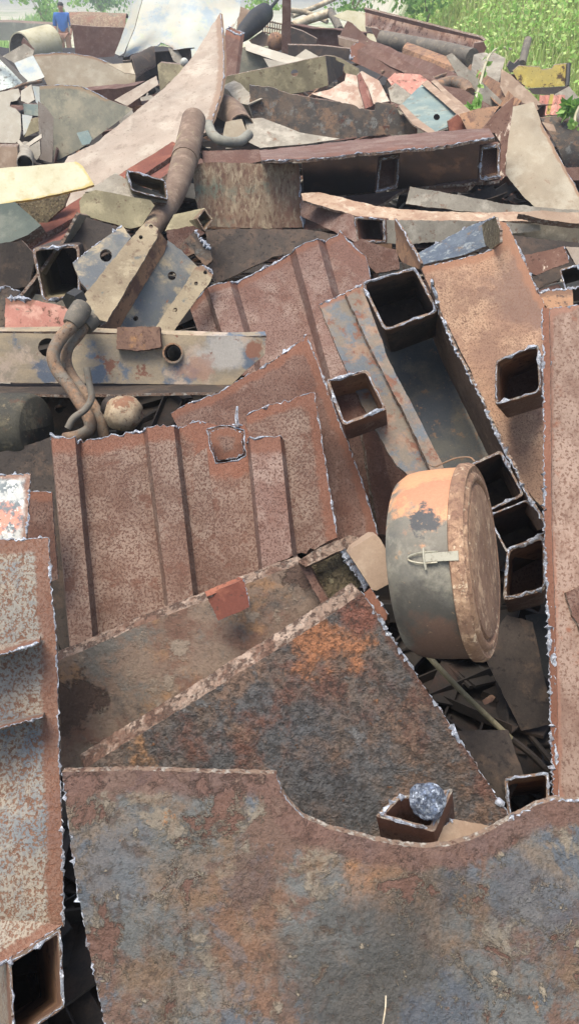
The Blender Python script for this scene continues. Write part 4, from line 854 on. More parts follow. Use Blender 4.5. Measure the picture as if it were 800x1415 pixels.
# ---- the big cut box beam
tbb = thing('box_beam', 'big cut box beam with open bays and a long brown top plate', 'beam', P(420, 320, 3.85))
s = W(345, 270, 3.86, 72, -4)
plate('front_plate', None, None, [(265,227), (300,224), (355,226), (412,226), (414,235), (416,300), (418,314), (360,316), (276,312), (270,270)], s, 'streaky', t=.014, parent=tbb, st=8, cut=(3,4,5), r=.005, haz=.04)
plate('top_flange', None, None, [(278,208), (358,206), (362,222), (345,226), (282,224)], W(320, 216, 3.95, 18), 'brown', t=.012, parent=tbb, st=7)
plate('top_plate', None, None, [(358,206), (480,194), (600,184), (675,178), (683,190), (600,202), (490,212), (412,222), (362,224)], A3((360,222,3.78), (680,188,3.92), (480,194,4.38)), 'primer', t=.014, parent=tbb, st=9, cut=(4,5,6,7), r=.004, haz=.03)
plate('back_wall', None, None, [(416,206), (480,200), (552,193), (690,181), (692,250), (560,262), (420,276)], A3((420,250,4.42), (690,225,4.56), (560,260,4.44)), 'burnt_shade' if rust('burnt_shade', S(36,25,20), [(S(28,20,16), 5, .5, .1, 0), (S(54,38,29), 8, .58, .08, .1), (S(30,24,20), 60, .6, .05, -.3)], grain=.2, bump=.5, spec=.1, rough=(.9, 1.0)) else '', t=.014, parent=tbb, st=9)  # scorched brown taken near black to paint in the deep bays' shade
plate('floor_plate', None, None, [(418,275), (520,268), (690,244), (690,250), (560,262), (500,300), (470,314), (420,316)], A3((420,314,3.9), (690,249,4.05), (520,268,4.2)), 'brown', t=.014, parent=tbb, st=9, cut=(7,))
tube('bay_divider', None, None, [(524,218), (553,212), (549,260), (519,268)], A3((524,218,3.96), (553,212,3.98), (519,268,3.96)), (-2, -2, .07), 'brown', wall=.12, parent=tbb, rnd=.05, r=.008, closed=True, inner='orange_worn')
tube('bay_end', None, None, [(664,202), (690,197), (690,246), (661,252)], A3((664,202,4.02), (690,197,4.04), (661,252,4.02)), (-2, -2, .07), 'brown', wall=.12, parent=tbb, rnd=.05, r=.008, closed=True, inner='orange_worn')
# ---- long pale-topped box section below it
tlb = thing('long_box_section', 'long box section with a pale dusty top below the open bays', 'beam', P(620, 330, 3.6))
plate('top_side', None, None, [(416,268), (440,266), (520,284), (600,291), (720,294), (800,300), (860,304), (860,312), (780,308), (640,304), (538,304), (488,298), (418,278)], W(640, 298, 3.55, 14), 'hazel_pale' if rust('hazel_pale', S(166,142,124), [(S(148,118,100), 9, .52, .08, 0), (S(182,164,149), 16, .56, .06, .2), (S(140,104,86), 40, .6, .04, -.3)], grain=.14, bump=.4) else '', t=.01, parent=tlb, st=8)
plate('front_side', None, None, [(532,304), (640,305), (745,310), (748,318), (720,322), (640,330), (560,338), (532,336)], W(640, 318, 3.52, 78), 'grey_sheet', t=.01, parent=tlb, st=8)
plate('angled_side', None, None, [(416,270), (488,298), (494,336), (440,310), (418,300)], A3((416,280,3.86), (490,300,3.52), (450,312,3.66)), 'primer', t=.01, parent=tlb, st=6)
tube('mouth', None, None, [(488,299), (532,302), (533,336), (492,334)], W(510, 318, 3.50, 76), (30, -4, .3), 'brown', wall=.09, parent=tlb, rnd=.08, r=.006)
plate('channel_bar', 'dark channel bar running to the right edge behind the orange-tan box beam', 'bar', [(720,300), (800,302), (880,304), (880,345), (800,338), (740,330), (690,326)], W(780, 320, 3.62, 80), 'grey_sheet', t=.04, st=8)
plate('flat_bar', 'grey flat bar lying diagonally over the long box section', 'bar', [(566,258), (600,264), (700,282), (800,290), (800,300), (720,296), (640,292), (560,282)], W(680, 280, 3.8, 60), 'grey_sheet', t=.015, st=8)
plate('stone_bar', 'pale rough bar end poking in at the right edge', 'bar', [(716,294), (740,290), (800,292), (860,296), (860,310), (800,307), (760,303)], W(780, 299, 3.45, 35), 'hazel_block', t=.03, st=6)
plate('mottled_offcut', 'mottled pink-brown plate seen through the gap under the bays', 'offcut', [(560,262), (660,250), (650,262), (600,268)], W(610, 262, 4.15, 50), 'scarred', t=.01, st=6)
plate('dark_plate', 'plate painted dark for the shade under the big box beam', 'plate', [(285,318), (420,318), (470,326), (440,345), (380,355), (300,392), (288,380)], W(360, 345, 3.35, 45), 'dark', t=.01, st=8)  # dark material paints in the shade that falls under the beam
plate('brown_offcut', 'round-edged brown scrap behind the tip of the upper ribbed sheet', 'offcut', [(478,340), (500,330), (520,338), (548,345), (552,372), (520,378), (500,360)], W(515, 355, 3.0, 60), 'brown', t=.02, st=6)
# ---- right edge bits
plate('rusty_strip', 'rusty strip crossing a dark hole right of the orange-tan beam', 'strip', [(720,354), (780,340), (786,362), (740,380), (726,372)], W(755, 360, 3.0, 62), 'scarred', t=.02, st=6, cut=(1,))
tube('square_tube', 'small dark square tube with bright rim at the right edge', 'tube', [(772,372), (800,364), (806,396), (780,402)], W(788, 384, 2.8, 55), (4, 18, .3), 'dark', wall=.08, rnd=.08, r=.005)
plate('pink_offcut', 'plain pinkish plate corner at the right edge above the small tube', 'offcut', [(780,342), (860,340), (860,385), (802,380)], W(810, 360, 3.1, 50), 'pink_sheet', t=.012, st=7)
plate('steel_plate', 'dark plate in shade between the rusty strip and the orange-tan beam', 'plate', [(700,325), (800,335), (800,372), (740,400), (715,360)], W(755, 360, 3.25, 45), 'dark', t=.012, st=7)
# ---- right tan sheets
plate('tan_sheet', 'large smooth tan sheet sloping down along the right side', 'sheet', [(704,148), (737,141), (748,172), (775,222), (802,272), (840,330), (820,310), (790,300), (745,292), (722,270), (698,240), (700,190)], W(745, 220, 4.6, 42, -8), 'tan_sheet', t=.012, cut=(2,3,4), st=9, r=.002, haz=.04)
plate('scarred_plate', 'rusty triangular plate with white scratches standing before the tan sheet', 'plate', [(710,133), (707,160), (702,190), (696,245), (690,252), (691,198), (683,184), (664,180), (680,160)], W(690, 185, 4.45, 74, -15), 'scarred', t=.012, st=6)
plate('tan_offcut', 'tan plate corner left of the scratched triangular plate', 'offcut', [(634,158), (660,150), (690,146), (672,172), (660,182), (645,180)], W(660, 165, 4.7, 45), 'orange_worn', t=.01, st=6)
plate('small_red_block', 'small dark red block beside the teal channel', 'block', [(618,168), (632,158), (648,178), (620,182)], W(633, 172, 4.75, 60), 'redbrown', t=.06, st=5)
# ---- jagged dark plate and what lies around it
plate('jagged_plate', 'long dark plate with a jagged scorched top above the big box beam', 'plate', [(345,117), (352,119), (380,122), (400,130), (432,136), (470,141), (500,150), (517,153), (518,142), (545,143), (552,158), (578,164), (575,186), (540,186), (470,192), (415,184), (345,164)], W(460, 160, 5.1, 68, 0), 'dark_mottled', t=.02, cut=(0,), st=7, jit=1.4, r=.008)
plate('grey_plate', 'flat grey-blue plate lying under the jagged dark plate', 'plate', [(338,166), (362,164), (415,184), (470,192), (420,200), (360,206), (344,198)], W(400, 186, 4.75, 24), 'grey_sheet', t=.012, st=7)
th_ = thing('holed_beam', 'tan box beam with a round hole and open dark end, upper centre', 'beam', P(390, 140, 5.9))
plate('face', None, None, [(306,107), (350,98), (400,88), (449,77), (452,100), (453,118), (425,126), (380,134), (345,142), (306,140)], W(380, 112, 5.9, 78, -6), 'olive', t=.02, parent=th_, holes=[circ(407, 101, 5)], st=6, jit=.4)
plate('end_wall', None, None, [(449,77), (474,81), (472,104), (453,118)], A3((449,80,5.95), (474,85,6.4), (453,118,5.95)), 'dark', t=.02, parent=th_, st=5)
plate('rim_curve', None, None, [(449,76), (462,77), (476,83), (496,95), (497,103), (480,104), (474,98), (476,88), (462,82)], W(475, 90, 6.2, 70), 'olive', t=.02, parent=th_, st=5)
# pale broken boxes between the beam and the jagged plate
plate('pale_plate', 'pinkish white broken plate behind the jagged dark plate', 'plate', [(430,130), (455,124), (476,112), (478,102), (496,106), (508,148), (500,152), (470,142)], W(470, 132, 5.6, 40), 'pink_white' if rust('pink_white', S(192,172,160), [(S(178,144,130), 7, .53, .06, 0), (S(204,192,182), 12, .55, .06, 0), (S(150,110,94), 24, .63, .04, -.3)], grain=.08, bump=.3) else '', t=.02, st=6)
tbx = thing('pale_box', 'pale broken box with a salmon side, centre of the upper heap', 'box', P(515, 145, 5.6))
plate('front', None, None, [(496,100), (500,98), (524,112), (538,140), (516,144), (508,120)], W(517, 122, 5.5, 55, -20), 'pink_white', t=.015, parent=tbx, st=5)
plate('side', None, None, [(494,104), (498,100), (508,120), (516,146), (505,150), (497,124)], W(504, 126, 5.48, 70, 40), 'pinkpaint', t=.015, parent=tbx, st=5)
plate('red_sheet', 'salmon-red sheet lying left of the teal channel', 'sheet', [(535,110), (545,101), (580,104), (596,116), (570,134), (546,128)], W(565, 117, 6.0, 35), 'pinkpaint', t=.012, st=6)
plate('grey_offcut', 'grey box corner in front of the salmon-red sheet', 'offcut', [(536,122), (546,114), (570,132), (556,146), (540,140)], W(552, 130, 5.6, 50), 'grey_sheet', t=.05, st=5)
tch = thing('teal_channel', 'teal painted channel with tan flanges above the top plate', 'channel', P(600, 185, 4.8))
plate('web', None, None, [(554,146), (584,116), (612,137), (640,162), (618,176), (600,184), (580,168)], A3((556,146,5.2), (584,117,5.5), (620,176,4.75)), 'tealpaint', t=.012, parent=tch, st=6, holes=[circ(603, 163, 4.5, 4.5, 9)])
plate('flange', None, None, [(582,117), (590,111), (616,132), (648,160), (640,165), (612,141)], A3((583,117,5.42), (590,111,5.45), (645,162,4.72)), 'hazel_block', t=.03, parent=tch, st=6)
plate('flange', None, None, [(595,113), (601,111), (628,134), (652,154), (648,159), (622,138)], A3((596,113,5.5), (601,111,5.52), (650,157,4.9)), 'hazel_block', t=.03, parent=tch, st=6)
plate('lower_flange', None, None, [(550,146), (556,144), (582,168), (604,184), (596,187), (570,172)], A3((552,146,5.1), (557,145,5.12), (600,186,4.68)), 'hazel_block', t=.03, parent=tch, st=6)
# ---- small pipes right of the pink sheet
rust('grey_hose', S(136,136,130), [(S(116,116,113), 8, .5, .1, 0), (S(120,106,94), 20, .6, .06, 0)], grain=.1, bump=.2)
pipe('curved_hose', 'pale grey curved hose between the pink sheet and the big box beam', 'hose', [(288,172,4.5), (294,186,4.4), (308,195,4.35), (330,196,4.4), (344,186,4.5)], .027, 'grey_hose')
pipe('pipe_offcut', 'short mottled pipe offcut right of the pink curved sheet', 'pipe', [(310,148,5.1), (322,156,5.0), (334,176,4.8)], .075, 'exhaust', wall=.1)
plate('tan_offcut', 'small tan plate under the short mottled pipe offcut', 'offcut', [(312,168), (334,164), (345,190), (320,200), (308,186)], W(326, 182, 4.75, 50), 'tan_sheet', t=.02, st=5)
# ================================================================== the far heap
# left
tdp = thing('flanged_plate', 'grey-green plate with a pink left flange at the upper left', 'plate', P(110, 225, 5.2))
plate('face', None, None, [(55,119), (80,117), (108,119), (124,124), (150,138), (184,151), (150,178), (110,206), (74,224), (74,162), (66,150), (56,142)], W(110, 165, 5.6, 66, 0), 'olive_grey' if rust('olive_grey', S(134,132,120), [(S(112,114,106), 5, .5, .1, 0), (S(154,148,132), 7, .57, .08, 0), (S(110,90,76), 24, .64, .05, -.2)], edge=S(150,128,104), grain=.09, bump=.3) else '', t=.02, cut=(0,1,2,3), parent=tdp, st=7, jit=.4, r=.003)
plate('flange', None, None, [(54,140), (66,150), (75,163), (73,224), (56,226)], W(65, 190, 5.45, 75, 30), 'pink_sheet', t=.02, parent=tdp, st=6)
plate('lip', None, None, [(45,118), (55,119), (56,140), (70,156), (64,154), (50,140)], W(55, 135, 5.42, 60, 20), 'blue_white', t=.015, parent=tdp, st=4)
plate('sheet_scrap', 'small bluish scrap of sheet resting on the grey-green plate', 'scrap', [(106,183), (122,179), (128,192), (124,198), (114,200)], W(118, 188, 5.3, 45), 'tealpaint', t=.03, st=4)
plate('tan_plate', 'broad tan plate with a curved top below the person', 'plate', [(47,76), (75,73), (100,73), (128,78), (150,86), (172,94), (188,102), (186,118), (160,137), (128,125), (100,119), (66,118), (56,98)], W(115, 100, 8.4, 64, 0), 'tan_sheet', t=.025, cut=(0,1,2,3), st=7, jit=.4, r=.004)
plate('tan_offcut', 'small light tan flap at the right end of the broad tan plate', 'offcut', [(150,88), (182,86), (187,102), (172,100)], W(170, 94, 8.2, 40), 'tan_sheet', t=.03, st=5)
ttr = thing('rusty_trough', 'big dark brown trough with a lighter rolled lip beside the person', 'trough', P(138, 80, 12))
plate('front', None, None, [(99,34), (135,37), (174,38), (166,62), (158,78), (130,80), (105,74)], W(138, 55, 12, 80), 'brown', t=.05, parent=ttr, st=6, jit=.4)
loft('rolled_lip', None, None, [(97,20,12.3), (138,20,12.3), (178,22,12.3)], [(98,36,11.95), (138,38,11.95), (174,39,11.95)], 'streaky', t=.03, rows=8, cols=14, parent=ttr, cut=(), bow=.10)
def halfdrum():
    t = thing('cut_drum', 'yellowish cut drum half with a grey inside, left of the person', 'drum', P(62, 70, 14))
    V, F = [], []; n = 20; a0 = np.array(P(46, 68, 14.0)); ax = np.array((.5, .55, .12)); ax /= np.linalg.norm(ax); ax *= .45
    e1 = np.array((.78, -.55, 0)); e1 /= np.linalg.norm(e1); rad = .30
    c = np.array(P(70, 62, 13.6))
    for rr in (rad, rad*.93):
        for f in (0, 1):
            for k in range(n):
                q = math.pi*1.25*k/(n-1)-.35; V.append(c-ax*f*1.3+(e1*math.cos(q)+np.array((0, 0, 1))*math.sin(q))*rr)
    mi = []
    for k in range(n-1):
        F.append((k, k+1, n+k+1, n+k)); mi.append(0); F.append((2*n+k, 3*n+k, 3*n+k+1, 2*n+k+1)); mi.append(1); F.append((k, 2*n+k, 2*n+k+1, k+1)); mi.append(0); F.append((n+k, n+k+1, 3*n+k+1, 3*n+k)); mi.append(0)
    newobj('shell', mesh('shell', V, F, ['cream', 'grey_sheet'], mi, ang=50), t)
    plate('end_disc', None, None, [(50,66), (56,54), (66,48), (82,46), (88,58), (80,70), (60,72)], W(68, 60, 13.9, 70, 20), 'mossy', t=.03, parent=t, st=4)
halfdrum()
plate('painted_plate', 'speckled white plate with a dark upper edge at the far left', 'plate', [(-30,76), (0,80), (34,112), (28,118), (0,126), (-30,130)], W(10, 105, 7.6, 45), 'white_spotted' if rust('white_spotted', S(206,212,212), [(S(184,198,204), 5, .5, .1, 0), (S(130,134,134), 30, .56, .04, -.2), (S(100,92,84), 60, .62, .04, -.2)], grain=.06, bump=.3) else '', t=.03, st=6)
plate('edge_strip', 'dark strip along the upper edge of the speckled white plate', 'strip', [(-30,62), (0,75), (38,111), (34,116), (0,82), (-30,72)], W(10, 90, 7.5, 50), 'oily', t=.04, st=5)
tpp = thing('pale_plate', 'pale blue-white plate left of the broad tan plate', 'plate', P(45, 115, 8))
plate('face', None, None, [(20,86), (46,76), (56,94), (62,106), (36,115), (30,104)], W(42, 96, 8.2, 40), 'blue_white', t=.03, parent=tpp, st=5)
plate('fold', None, None, [(4,78), (34,60), (48,70), (46,77), (20,87)], W(26, 74, 8.5, 60), 'grey_sheet', t=.03, parent=tpp, st=5)
plate('brown_fin', 'small brown pointed fin left of the yellowish cut drum', 'fin', [(30,60), (33,52), (48,68), (46,72)], W(38, 62, 9.5, 70), 'brown', t=.03, st=4)
plate('keyhole_plate', 'pale grey plate with a rounded side notch at the left edge', 'plate', [(-40,128), (0,127), (26,122), (29,132), (24,139), (15,141), (14,147), (22,150), (29,158), (30,180), (28,192), (22,198), (0,197), (-40,198)], W(5, 160, 5.7, 58), 'tan_pale' if rust('tan_pale', S(178,172,164), [(S(168,161,152), 4, .5, .12, 0), (S(188,184,178), 7, .57, .08, 0), (S(150,128,112), 40, .67, .04, -.2)], grain=.05, bump=.2) else '', t=.02, st=6, jit=.4)
plate('peach_block', 'peach coloured block below the pale notched plate', 'block', [(-40,203), (24,203), (26,230), (-40,234)], W(0, 216, 4.9, 72), 'hazel_block', t=.1, st=6)
pipe('pipe_offcut', 'short dark-mouthed pipe beside the peach block', 'pipe', [(35,226,4.75), (36,214,5.1), (37,206,5.4)], .048, 'grey_sheet', wall=.1, smooth=False)
plate('pale_offcut', 'small pale faceted offcut above the bluish tube piece', 'offcut', [(30,126), (44,117), (49,138), (40,144), (30,140)], W(40, 130, 6.0, 55), 'tan_pale', t=.05, st=4)
plate('blue_offcut', 'bluish grey tube piece left of the pink flange', 'offcut', [(32,143), (56,144), (56,160), (34,158)], W(44, 151, 5.75, 60), 'tealpaint', t=.08, st=4)
plate('olive_wedge', 'olive wedge-shaped scrap below the bluish tube piece', 'wedge', [(34,190), (44,164), (56,162), (56,180)], W(47, 176, 5.5, 60), 'olive', t=.06, st=4)
plate('white_offcut', 'small white plate between the notched plate and the olive wedge', 'offcut', [(31,158), (45,160), (42,176), (33,188)], W(38, 172, 5.55, 60), 'white_paint', t=.02, st=4)
plate('angle_bar', 'thin pale angle bar lying under the olive wedge', 'bar', [(26,192), (34,200), (58,184), (58,190), (34,206), (24,196)], W(42, 195, 5.2, 45), 'tan_pale', t=.04, st=4)
plate('grey_offcut', 'grey scrap chunk between the angle bar and the pink flange', 'offcut', [(38,206), (56,194), (57,214), (52,222), (42,214)], W(48, 208, 5.1, 60), 'grey_sheet', t=.05, st=4)
# ---- the pale blue painted sheet
tws = thing('painted_sheet', 'large pale blue-white painted sheet hanging at the top', 'sheet', P(250, 75, 8.6))
plate('face', None, None, [(198,-14), (335,-14), (330,20), (322,34), (305,46), (282,68), (264,74), (245,66), (222,54), (216,58), (192,68), (170,74)], W(250, 30, 8.9, 38, 0), 'blue_white', t=.03, cut=(3,4,5,6,7,8,9,10), parent=tws, st=7, r=.006, haz=.12, warp=.05)
plate('flange', None, None, [(190,-14), (200,-14), (186,40), (172,73), (166,77), (159,74), (168,52)], W(178, 40, 8.7, 60, -30), 'blue_white', t=.02, parent=tws, st=5)
loft('curved_rib', 'dark curved rib in the hollow under the pale blue sheet', 'rib', [(180,80,8.7), (196,74,8.9), (212,62,9.1)], [(188,104,8.3), (200,96,8.5), (216,88,8.7)], 'dark', t=.03, rows=6, cols=8, cut=(), bow=.08)
plate('grey_rib', 'grey rib to the right in the hollow under the pale blue sheet', 'rib', [(232,66), (246,70), (256,86), (250,90), (240,84)], W(245, 78, 8.6, 60), 'grey_sheet', t=.05, st=4)
plate('tan_block', 'tan block between the hollow and the pink curved sheet', 'block', [(218,90), (222,87), (256,90), (250,104), (232,116), (222,128)], W(234, 102, 7.2, 62), 'olive', t=.2, st=5)
plate('pink_bar', 'pale pink flat bar sloping up to the tan block', 'bar', [(158,138), (216,104), (219,116), (176,146)], W(190, 126, 6.8, 45), 'pink_sheet', t=.03, st=5)
lump('white_ball', 'tiny white ball on the tan block', 'ball', P(255, 86, 7.0), .035, 'white_paint', amp=.08)
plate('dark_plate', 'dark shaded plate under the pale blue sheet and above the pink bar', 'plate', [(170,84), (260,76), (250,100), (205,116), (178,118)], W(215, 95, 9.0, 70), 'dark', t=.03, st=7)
# ---- upper centre
tpo = thing('square_post', 'dark brown square post with an open top behind the pink tip', 'post', P(318, 110, 6.6))
tube('post', None, None, [(312,40), (318,37), (338,46), (332,50)], W(325, 44, 6.6, 20), (-8, 64, -.1), 'brown', wall=.09, parent=tpo, rnd=.06, r=.008)
tex = thing('silencer', 'dark tapered silencer with a thin tail rod, top centre', 'silencer', P(345, 55, 8.5))
pipe('body', None, None, [(326,58,8.3), (338,44,8.5), (354,28,8.7), (366,18,8.9), (371,15,8.95)], [.03, .085, .11, .10, .05], 'oily', tex, sides=18)
pipe('tail_rod', None, None, [(370,16,8.95), (378,6,9.1), (390,-8,9.3)], .018, 'oily', tex, sides=8)
tgr = thing('wire_grille', 'small rusty wire grille behind the silencer', 'grille', P(378, 58, 10))
s = W(378, 42, 10, 75)
for i in range(9): pipe('wire', None, None, [(364+i*3.2,24+i*1.2,s(364+i*3.2,24)), (363+i*3.2,56+i*.6,s(363+i*3.2,56))], .008, 'pipe_rust', tgr, sides=5, smooth=False)
for i in range(4): pipe('cross_wire', None, None, [(362,28+i*8,s(362,28+i*8)), (392,34+i*8,s(392,34+i*8))], .009, 'pipe_rust', tgr, sides=5, smooth=False)
plate('flat_post', 'upright brown flat bar at the top edge beside the grille', 'bar', [(390,-10), (402,-10), (402,40), (401,76), (389,72), (390,30)], W(396, 35, 8.2, 86), 'brown', t=.06, st=5)
lump('rust_knob', 'round rusty hub beside the foot of the upright brown bar', 'hub', P(381, 58, 8.4), .09, 'orange_worn', amp=.12)
plate('tan_scrap', 'tan scrap pieces edge behind the silencer', 'scrap', [(330,8), (345,14), (352,28), (336,44), (326,50)], W(338, 30, 9.5, 60), 'hazel_block', t=.05, st=5)
plate('pink_scrap', 'pinkish crumpled scrap under the silencer', 'scrap', [(344,56), (362,44), (376,52), (370,64), (352,66)], W(358, 56, 8.8, 55), 'hazel_block', t=.1, st=4)
tlc = thing('long_channel', 'long channel with a whitish top flange behind the holed beam', 'channel', P(380, 95, 7))
plate('top_flange', None, None, [(338,57), (360,63), (400,76), (432,84), (428,90), (400,90), (372,80), (340,69)], W(385, 76, 7.0, 35), 'tan_pale', t=.03, parent=tlc, st=5)
plate('web', None, None, [(334,66), (362,74), (376,92), (372,98), (320,106), (330,80)], W(350, 88, 7.1, 75), 'olive_grey', t=.03, parent=tlc, st=5)
plate('stub', None, None, [(364,80), (400,88), (398,94), (376,100)], W(382, 90, 6.9, 60), 'tan_pale', t=.03, parent=tlc, st=4)
# pipes bundle
pipe('long_pipe', 'long tan pipe rising to an elbow, top centre', 'pipe', [(404,36,11), (430,26,11.1), (456,18,11.2)], .055, 'dry_wood', sides=10)
pipe('elbow_pipe', 'short brown pipe dropping from the end of the long tan pipe', 'pipe', [(456,16,11.2), (462,26,11.0), (470,42,10.8)], .055, 'grey_pipe', sides=10)
pipe('branch', 'pale crooked branch under the long tan pipe', 'branch', [(404,50,10.6), (425,44,10.7), (446,42,10.8), (460,52,10.6)], .04, 'dry_wood', sides=8)
pipe('branch', 'thin pale branch lying lowest in the pipe bundle', 'branch', [(430,56,10.5), (448,48,10.6), (462,56,10.5)], .03, 'dry_wood', sides=8)
pipe('branch', 'thin grey stick at the top edge over the pipe bundle', 'branch', [(404,22,13), (440,8,13.2), (470,-6,13.5)], .04, 'dry_wood', sides=8)
pipe('branch', 'short grey stick crossing behind the long tan pipe', 'branch', [(400,14,12.5), (425,18,12.6), (452,30,12.4)], .035, 'dry_wood', sides=8)
plate('dark_channel', 'dark channel end right of the upright brown bar', 'channel', [(402,38), (420,44), (438,54), (436,64), (402,60)], W(420, 52, 8.6, 70), 'dark', t=.1, st=5)
plate('dark_beam', 'long dark beam lying across below the pipe bundle', 'beam', [(398,62), (440,63), (486,68), (484,84), (440,82), (398,84)], W(440, 73, 7.8, 72), 'dark', t=.08, st=6)
plate('tan_fragment', 'small tan roof-shaped fragment above the holed beam', 'fragment', [(404,82), (422,68), (440,78), (410,88)], W(422, 78, 7.0, 50), 'tan_pale', t=.04, st=4)
# right centre
tst = thing('long_square_tube', 'long brown square tube running down to the right, upper right', 'tube', P(540, 110, 6.6))
tube('tube_body', None, None, [(484,64), (495,57), (494,77), (484,84)], A3((484,70,7.0), (495,60,7.0), (489,80,6.98)), (104, 48, -.4), 'brown', wall=.12, parent=tst, rnd=.05, r=.008)
plate('top_face', None, None, [(495,56), (502,56), (560,84), (604,110), (590,114), (540,92), (496,68)], A3((497,57,7.02), (600,110,6.55), (496,68,6.98)), 'brown', t=.02, parent=tst, st=6)
plate('bent_plate', 'brown bent plate standing over the tan block, top centre right', 'plate', [(467,54), (480,29), (486,32), (512,56), (496,60)], W(488, 48, 8.6, 60), 'brown', t=.06, st=5)
plate('tan_block', 'tan block under the brown bent plate', 'block', [(467,52), (500,60), (484,68), (468,62)], W(482, 60, 8.3, 75), 'hazel_block', t=.15, st=4)
plate('yellow_board', 'pale yellow board slanting behind the brown bent plate', 'board', [(460,22), (480,14), (504,18), (514,40), (528,66), (505,58), (490,34)], W(495, 38, 10.5, 50), 'cream', t=.04, st=5)
tib = thing('pink_channel_beam', 'long pinkish channel beam slanting across the upper right', 'beam', P(590, 80, 9))
plate('web', None, None, [(504,16), (560,30), (664,56), (666,72), (652,72), (580,54), (504,36)], A3((504,26,9.4), (664,62,8.2), (580,54,8.8)), 'pink_web' if rust('pink_web', S(178,144,132), [(S(150,108,94), 7, .54, .06, 0), (S(196,168,158), 9, .56, .06, 0), (S(106,76,66), 16, .57, .04, -.2)], grain=.1, bump=.35) else '', t=.03, parent=tib, st=6)
plate('top_flange', None, None, [(502,12), (560,26), (662,52), (668,57), (600,42), (504,17)], A3((503,13,9.3), (664,53,8.1), (560,30,8.85)), 'brown', t=.04, parent=tib, st=6)
plate('bottom_flange', None, None, [(504,36), (580,54), (652,72), (660,78), (580,64), (506,44)], A3((504,38,9.3), (655,74,8.1), (580,63,8.6)), 'dark', t=.04, parent=tib, st=6)
plate('end_plate', None, None, [(655,60), (668,58), (672,66), (666,78), (652,80)], W(662, 70, 8.05, 75), 'brown', t=.05, parent=tib, st=4)
plate('brown_post', 'short brown prop under the left end of the pinkish beam', 'prop', [(512,38), (522,40), (534,62), (524,66)], W(523, 52, 8.8, 75), 'brown', t=.1, st=4)
pipe('grey_bar', 'round grey bar lying under the pinkish beam', 'bar', [(528,54,8.7), (570,62,8.4), (612,70,8.1), (652,80,7.8)], .085, 'grey_pipe', sides=12)
loft('curved_channel', 'curved channel with an orange worn patch under the grey bar', 'channel', [(553,84,7.9), (556,76,7.75), (556,66,7.75), (562,58,7.9)], [(620,110,7.3), (628,104,7.15), (630,94,7.15), (634,84,7.3)], 'orange_worn', t=.02, rows=10, cols=14, cut=())
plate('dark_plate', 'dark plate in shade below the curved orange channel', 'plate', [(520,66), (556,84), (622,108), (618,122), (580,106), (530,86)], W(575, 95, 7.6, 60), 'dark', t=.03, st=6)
plate('flat_bar', 'brown flat bar sloping down right of the orange channel', 'bar', [(616,78), (624,74), (660,108), (696,143), (688,150), (664,146), (636,112)], W(655, 112, 6.6, 62), 'grey_sheet', t=.04, st=5)
loft('bent_sheet', 'dark grey bent sheet standing behind the flat bar, upper right', 'sheet', [(654,76,7.6), (668,72,7.75), (684,72,7.75), (698,80,7.6)], [(648,112,7.1), (660,118,7.25), (672,124,7.25), (684,130,7.1)], 'grey_sheet', t=.02, rows=8, cols=14, cut=())
plate('tan_strip', 'tan plate slanting down behind the scratched triangle', 'plate', [(692,96), (704,103), (734,130), (749,147), (742,153), (716,140), (698,136), (690,120)], W(715, 125, 6.6, 50), 'hazel_block', t=.03, st=5)
pipe('scrap_pipe', 'brown pipe loop in the shade below the flat bar', 'pipe', [(600,122,6.4), (622,114,6.5), (640,118,6.4), (648,130,6.3)], .05, 'pipe_rust', sides=10)
plate('brown_plate', 'brown plate between the teal channel and the flat bar', 'plate', [(600,116), (640,124), (680,148), (664,152), (640,150), (612,134)], W(640, 134, 6.2, 45), 'brown', t=.02, st=6)
# far right
tym = thing('yellow_hood', 'worn yellow machine hood at the right below the grass bank', 'hood', P(745, 122, 9))
plate('panel', None, None, [(708,98), (716,91), (745,93), (748,97), (762,95), (765,90), (786,88), (784,104), (783,118), (760,120), (728,121), (714,110)], W(748, 106, 9.0, 76), 'yellow', t=.04, parent=tym, st=4, jit=1.0)
plate('underside', None, None, [(728,122), (783,119), (790,126), (768,132), (736,130)], W(758, 125, 8.9, 60), 'dark', t=.04, parent=tym, st=4)
pipe('corner_post', None, None, [(785,88,8.95), (784,104,8.95), (783,119,8.95)], .025, 'oily', tym, sides=6)
pipe('vent_pipe', 'grey upright vent pipe beside the yellow hood', 'pipe', [(721,88,9.3), (725,70,9.4), (729,55,9.5)], .045, 'grey_pipe', sides=10, smooth=False)
plate('burnt_scrap', 'black scorched scrap in front of the vent pipe', 'scrap', [(700,92), (704,84), (710,88), (716,82), (720,92), (714,100), (704,100)], W(710, 92, 9.0, 65), 'oily', t=.08, st=4)
tpc = thing('pink_corrugated_panel', 'pink corrugated panel under the yellow hood', 'panel', P(762, 160, 7.4))
k = [(745+i*4.4, 131+(i % 2)*.6, 7.5-(i % 2)*.05) for i in range(9)]; k2 = [(u-1, 159, d-.15) for u, v, d in k]
loft('sheet', None, None, k, k2, 'pinkpaint', t=.01, rows=6, cols=24, parent=tpc, cut=())
plate('yellow_strip', 'narrow yellow strip leaning on the pink corrugated panel', 'strip', [(760,130), (765,130), (759,158), (754,158)], W(760, 145, 7.15, 70), 'yellow', t=.02, st=4)
plate('grey_sheet', 'grey sheet corner at the right edge beside the pink panel', 'sheet', [(766,130), (786,119), (800,135), (850,150), (850,175), (800,164), (778,160)], W(795, 145, 7.6, 60), 'grey_sheet', t=.02, st=5)
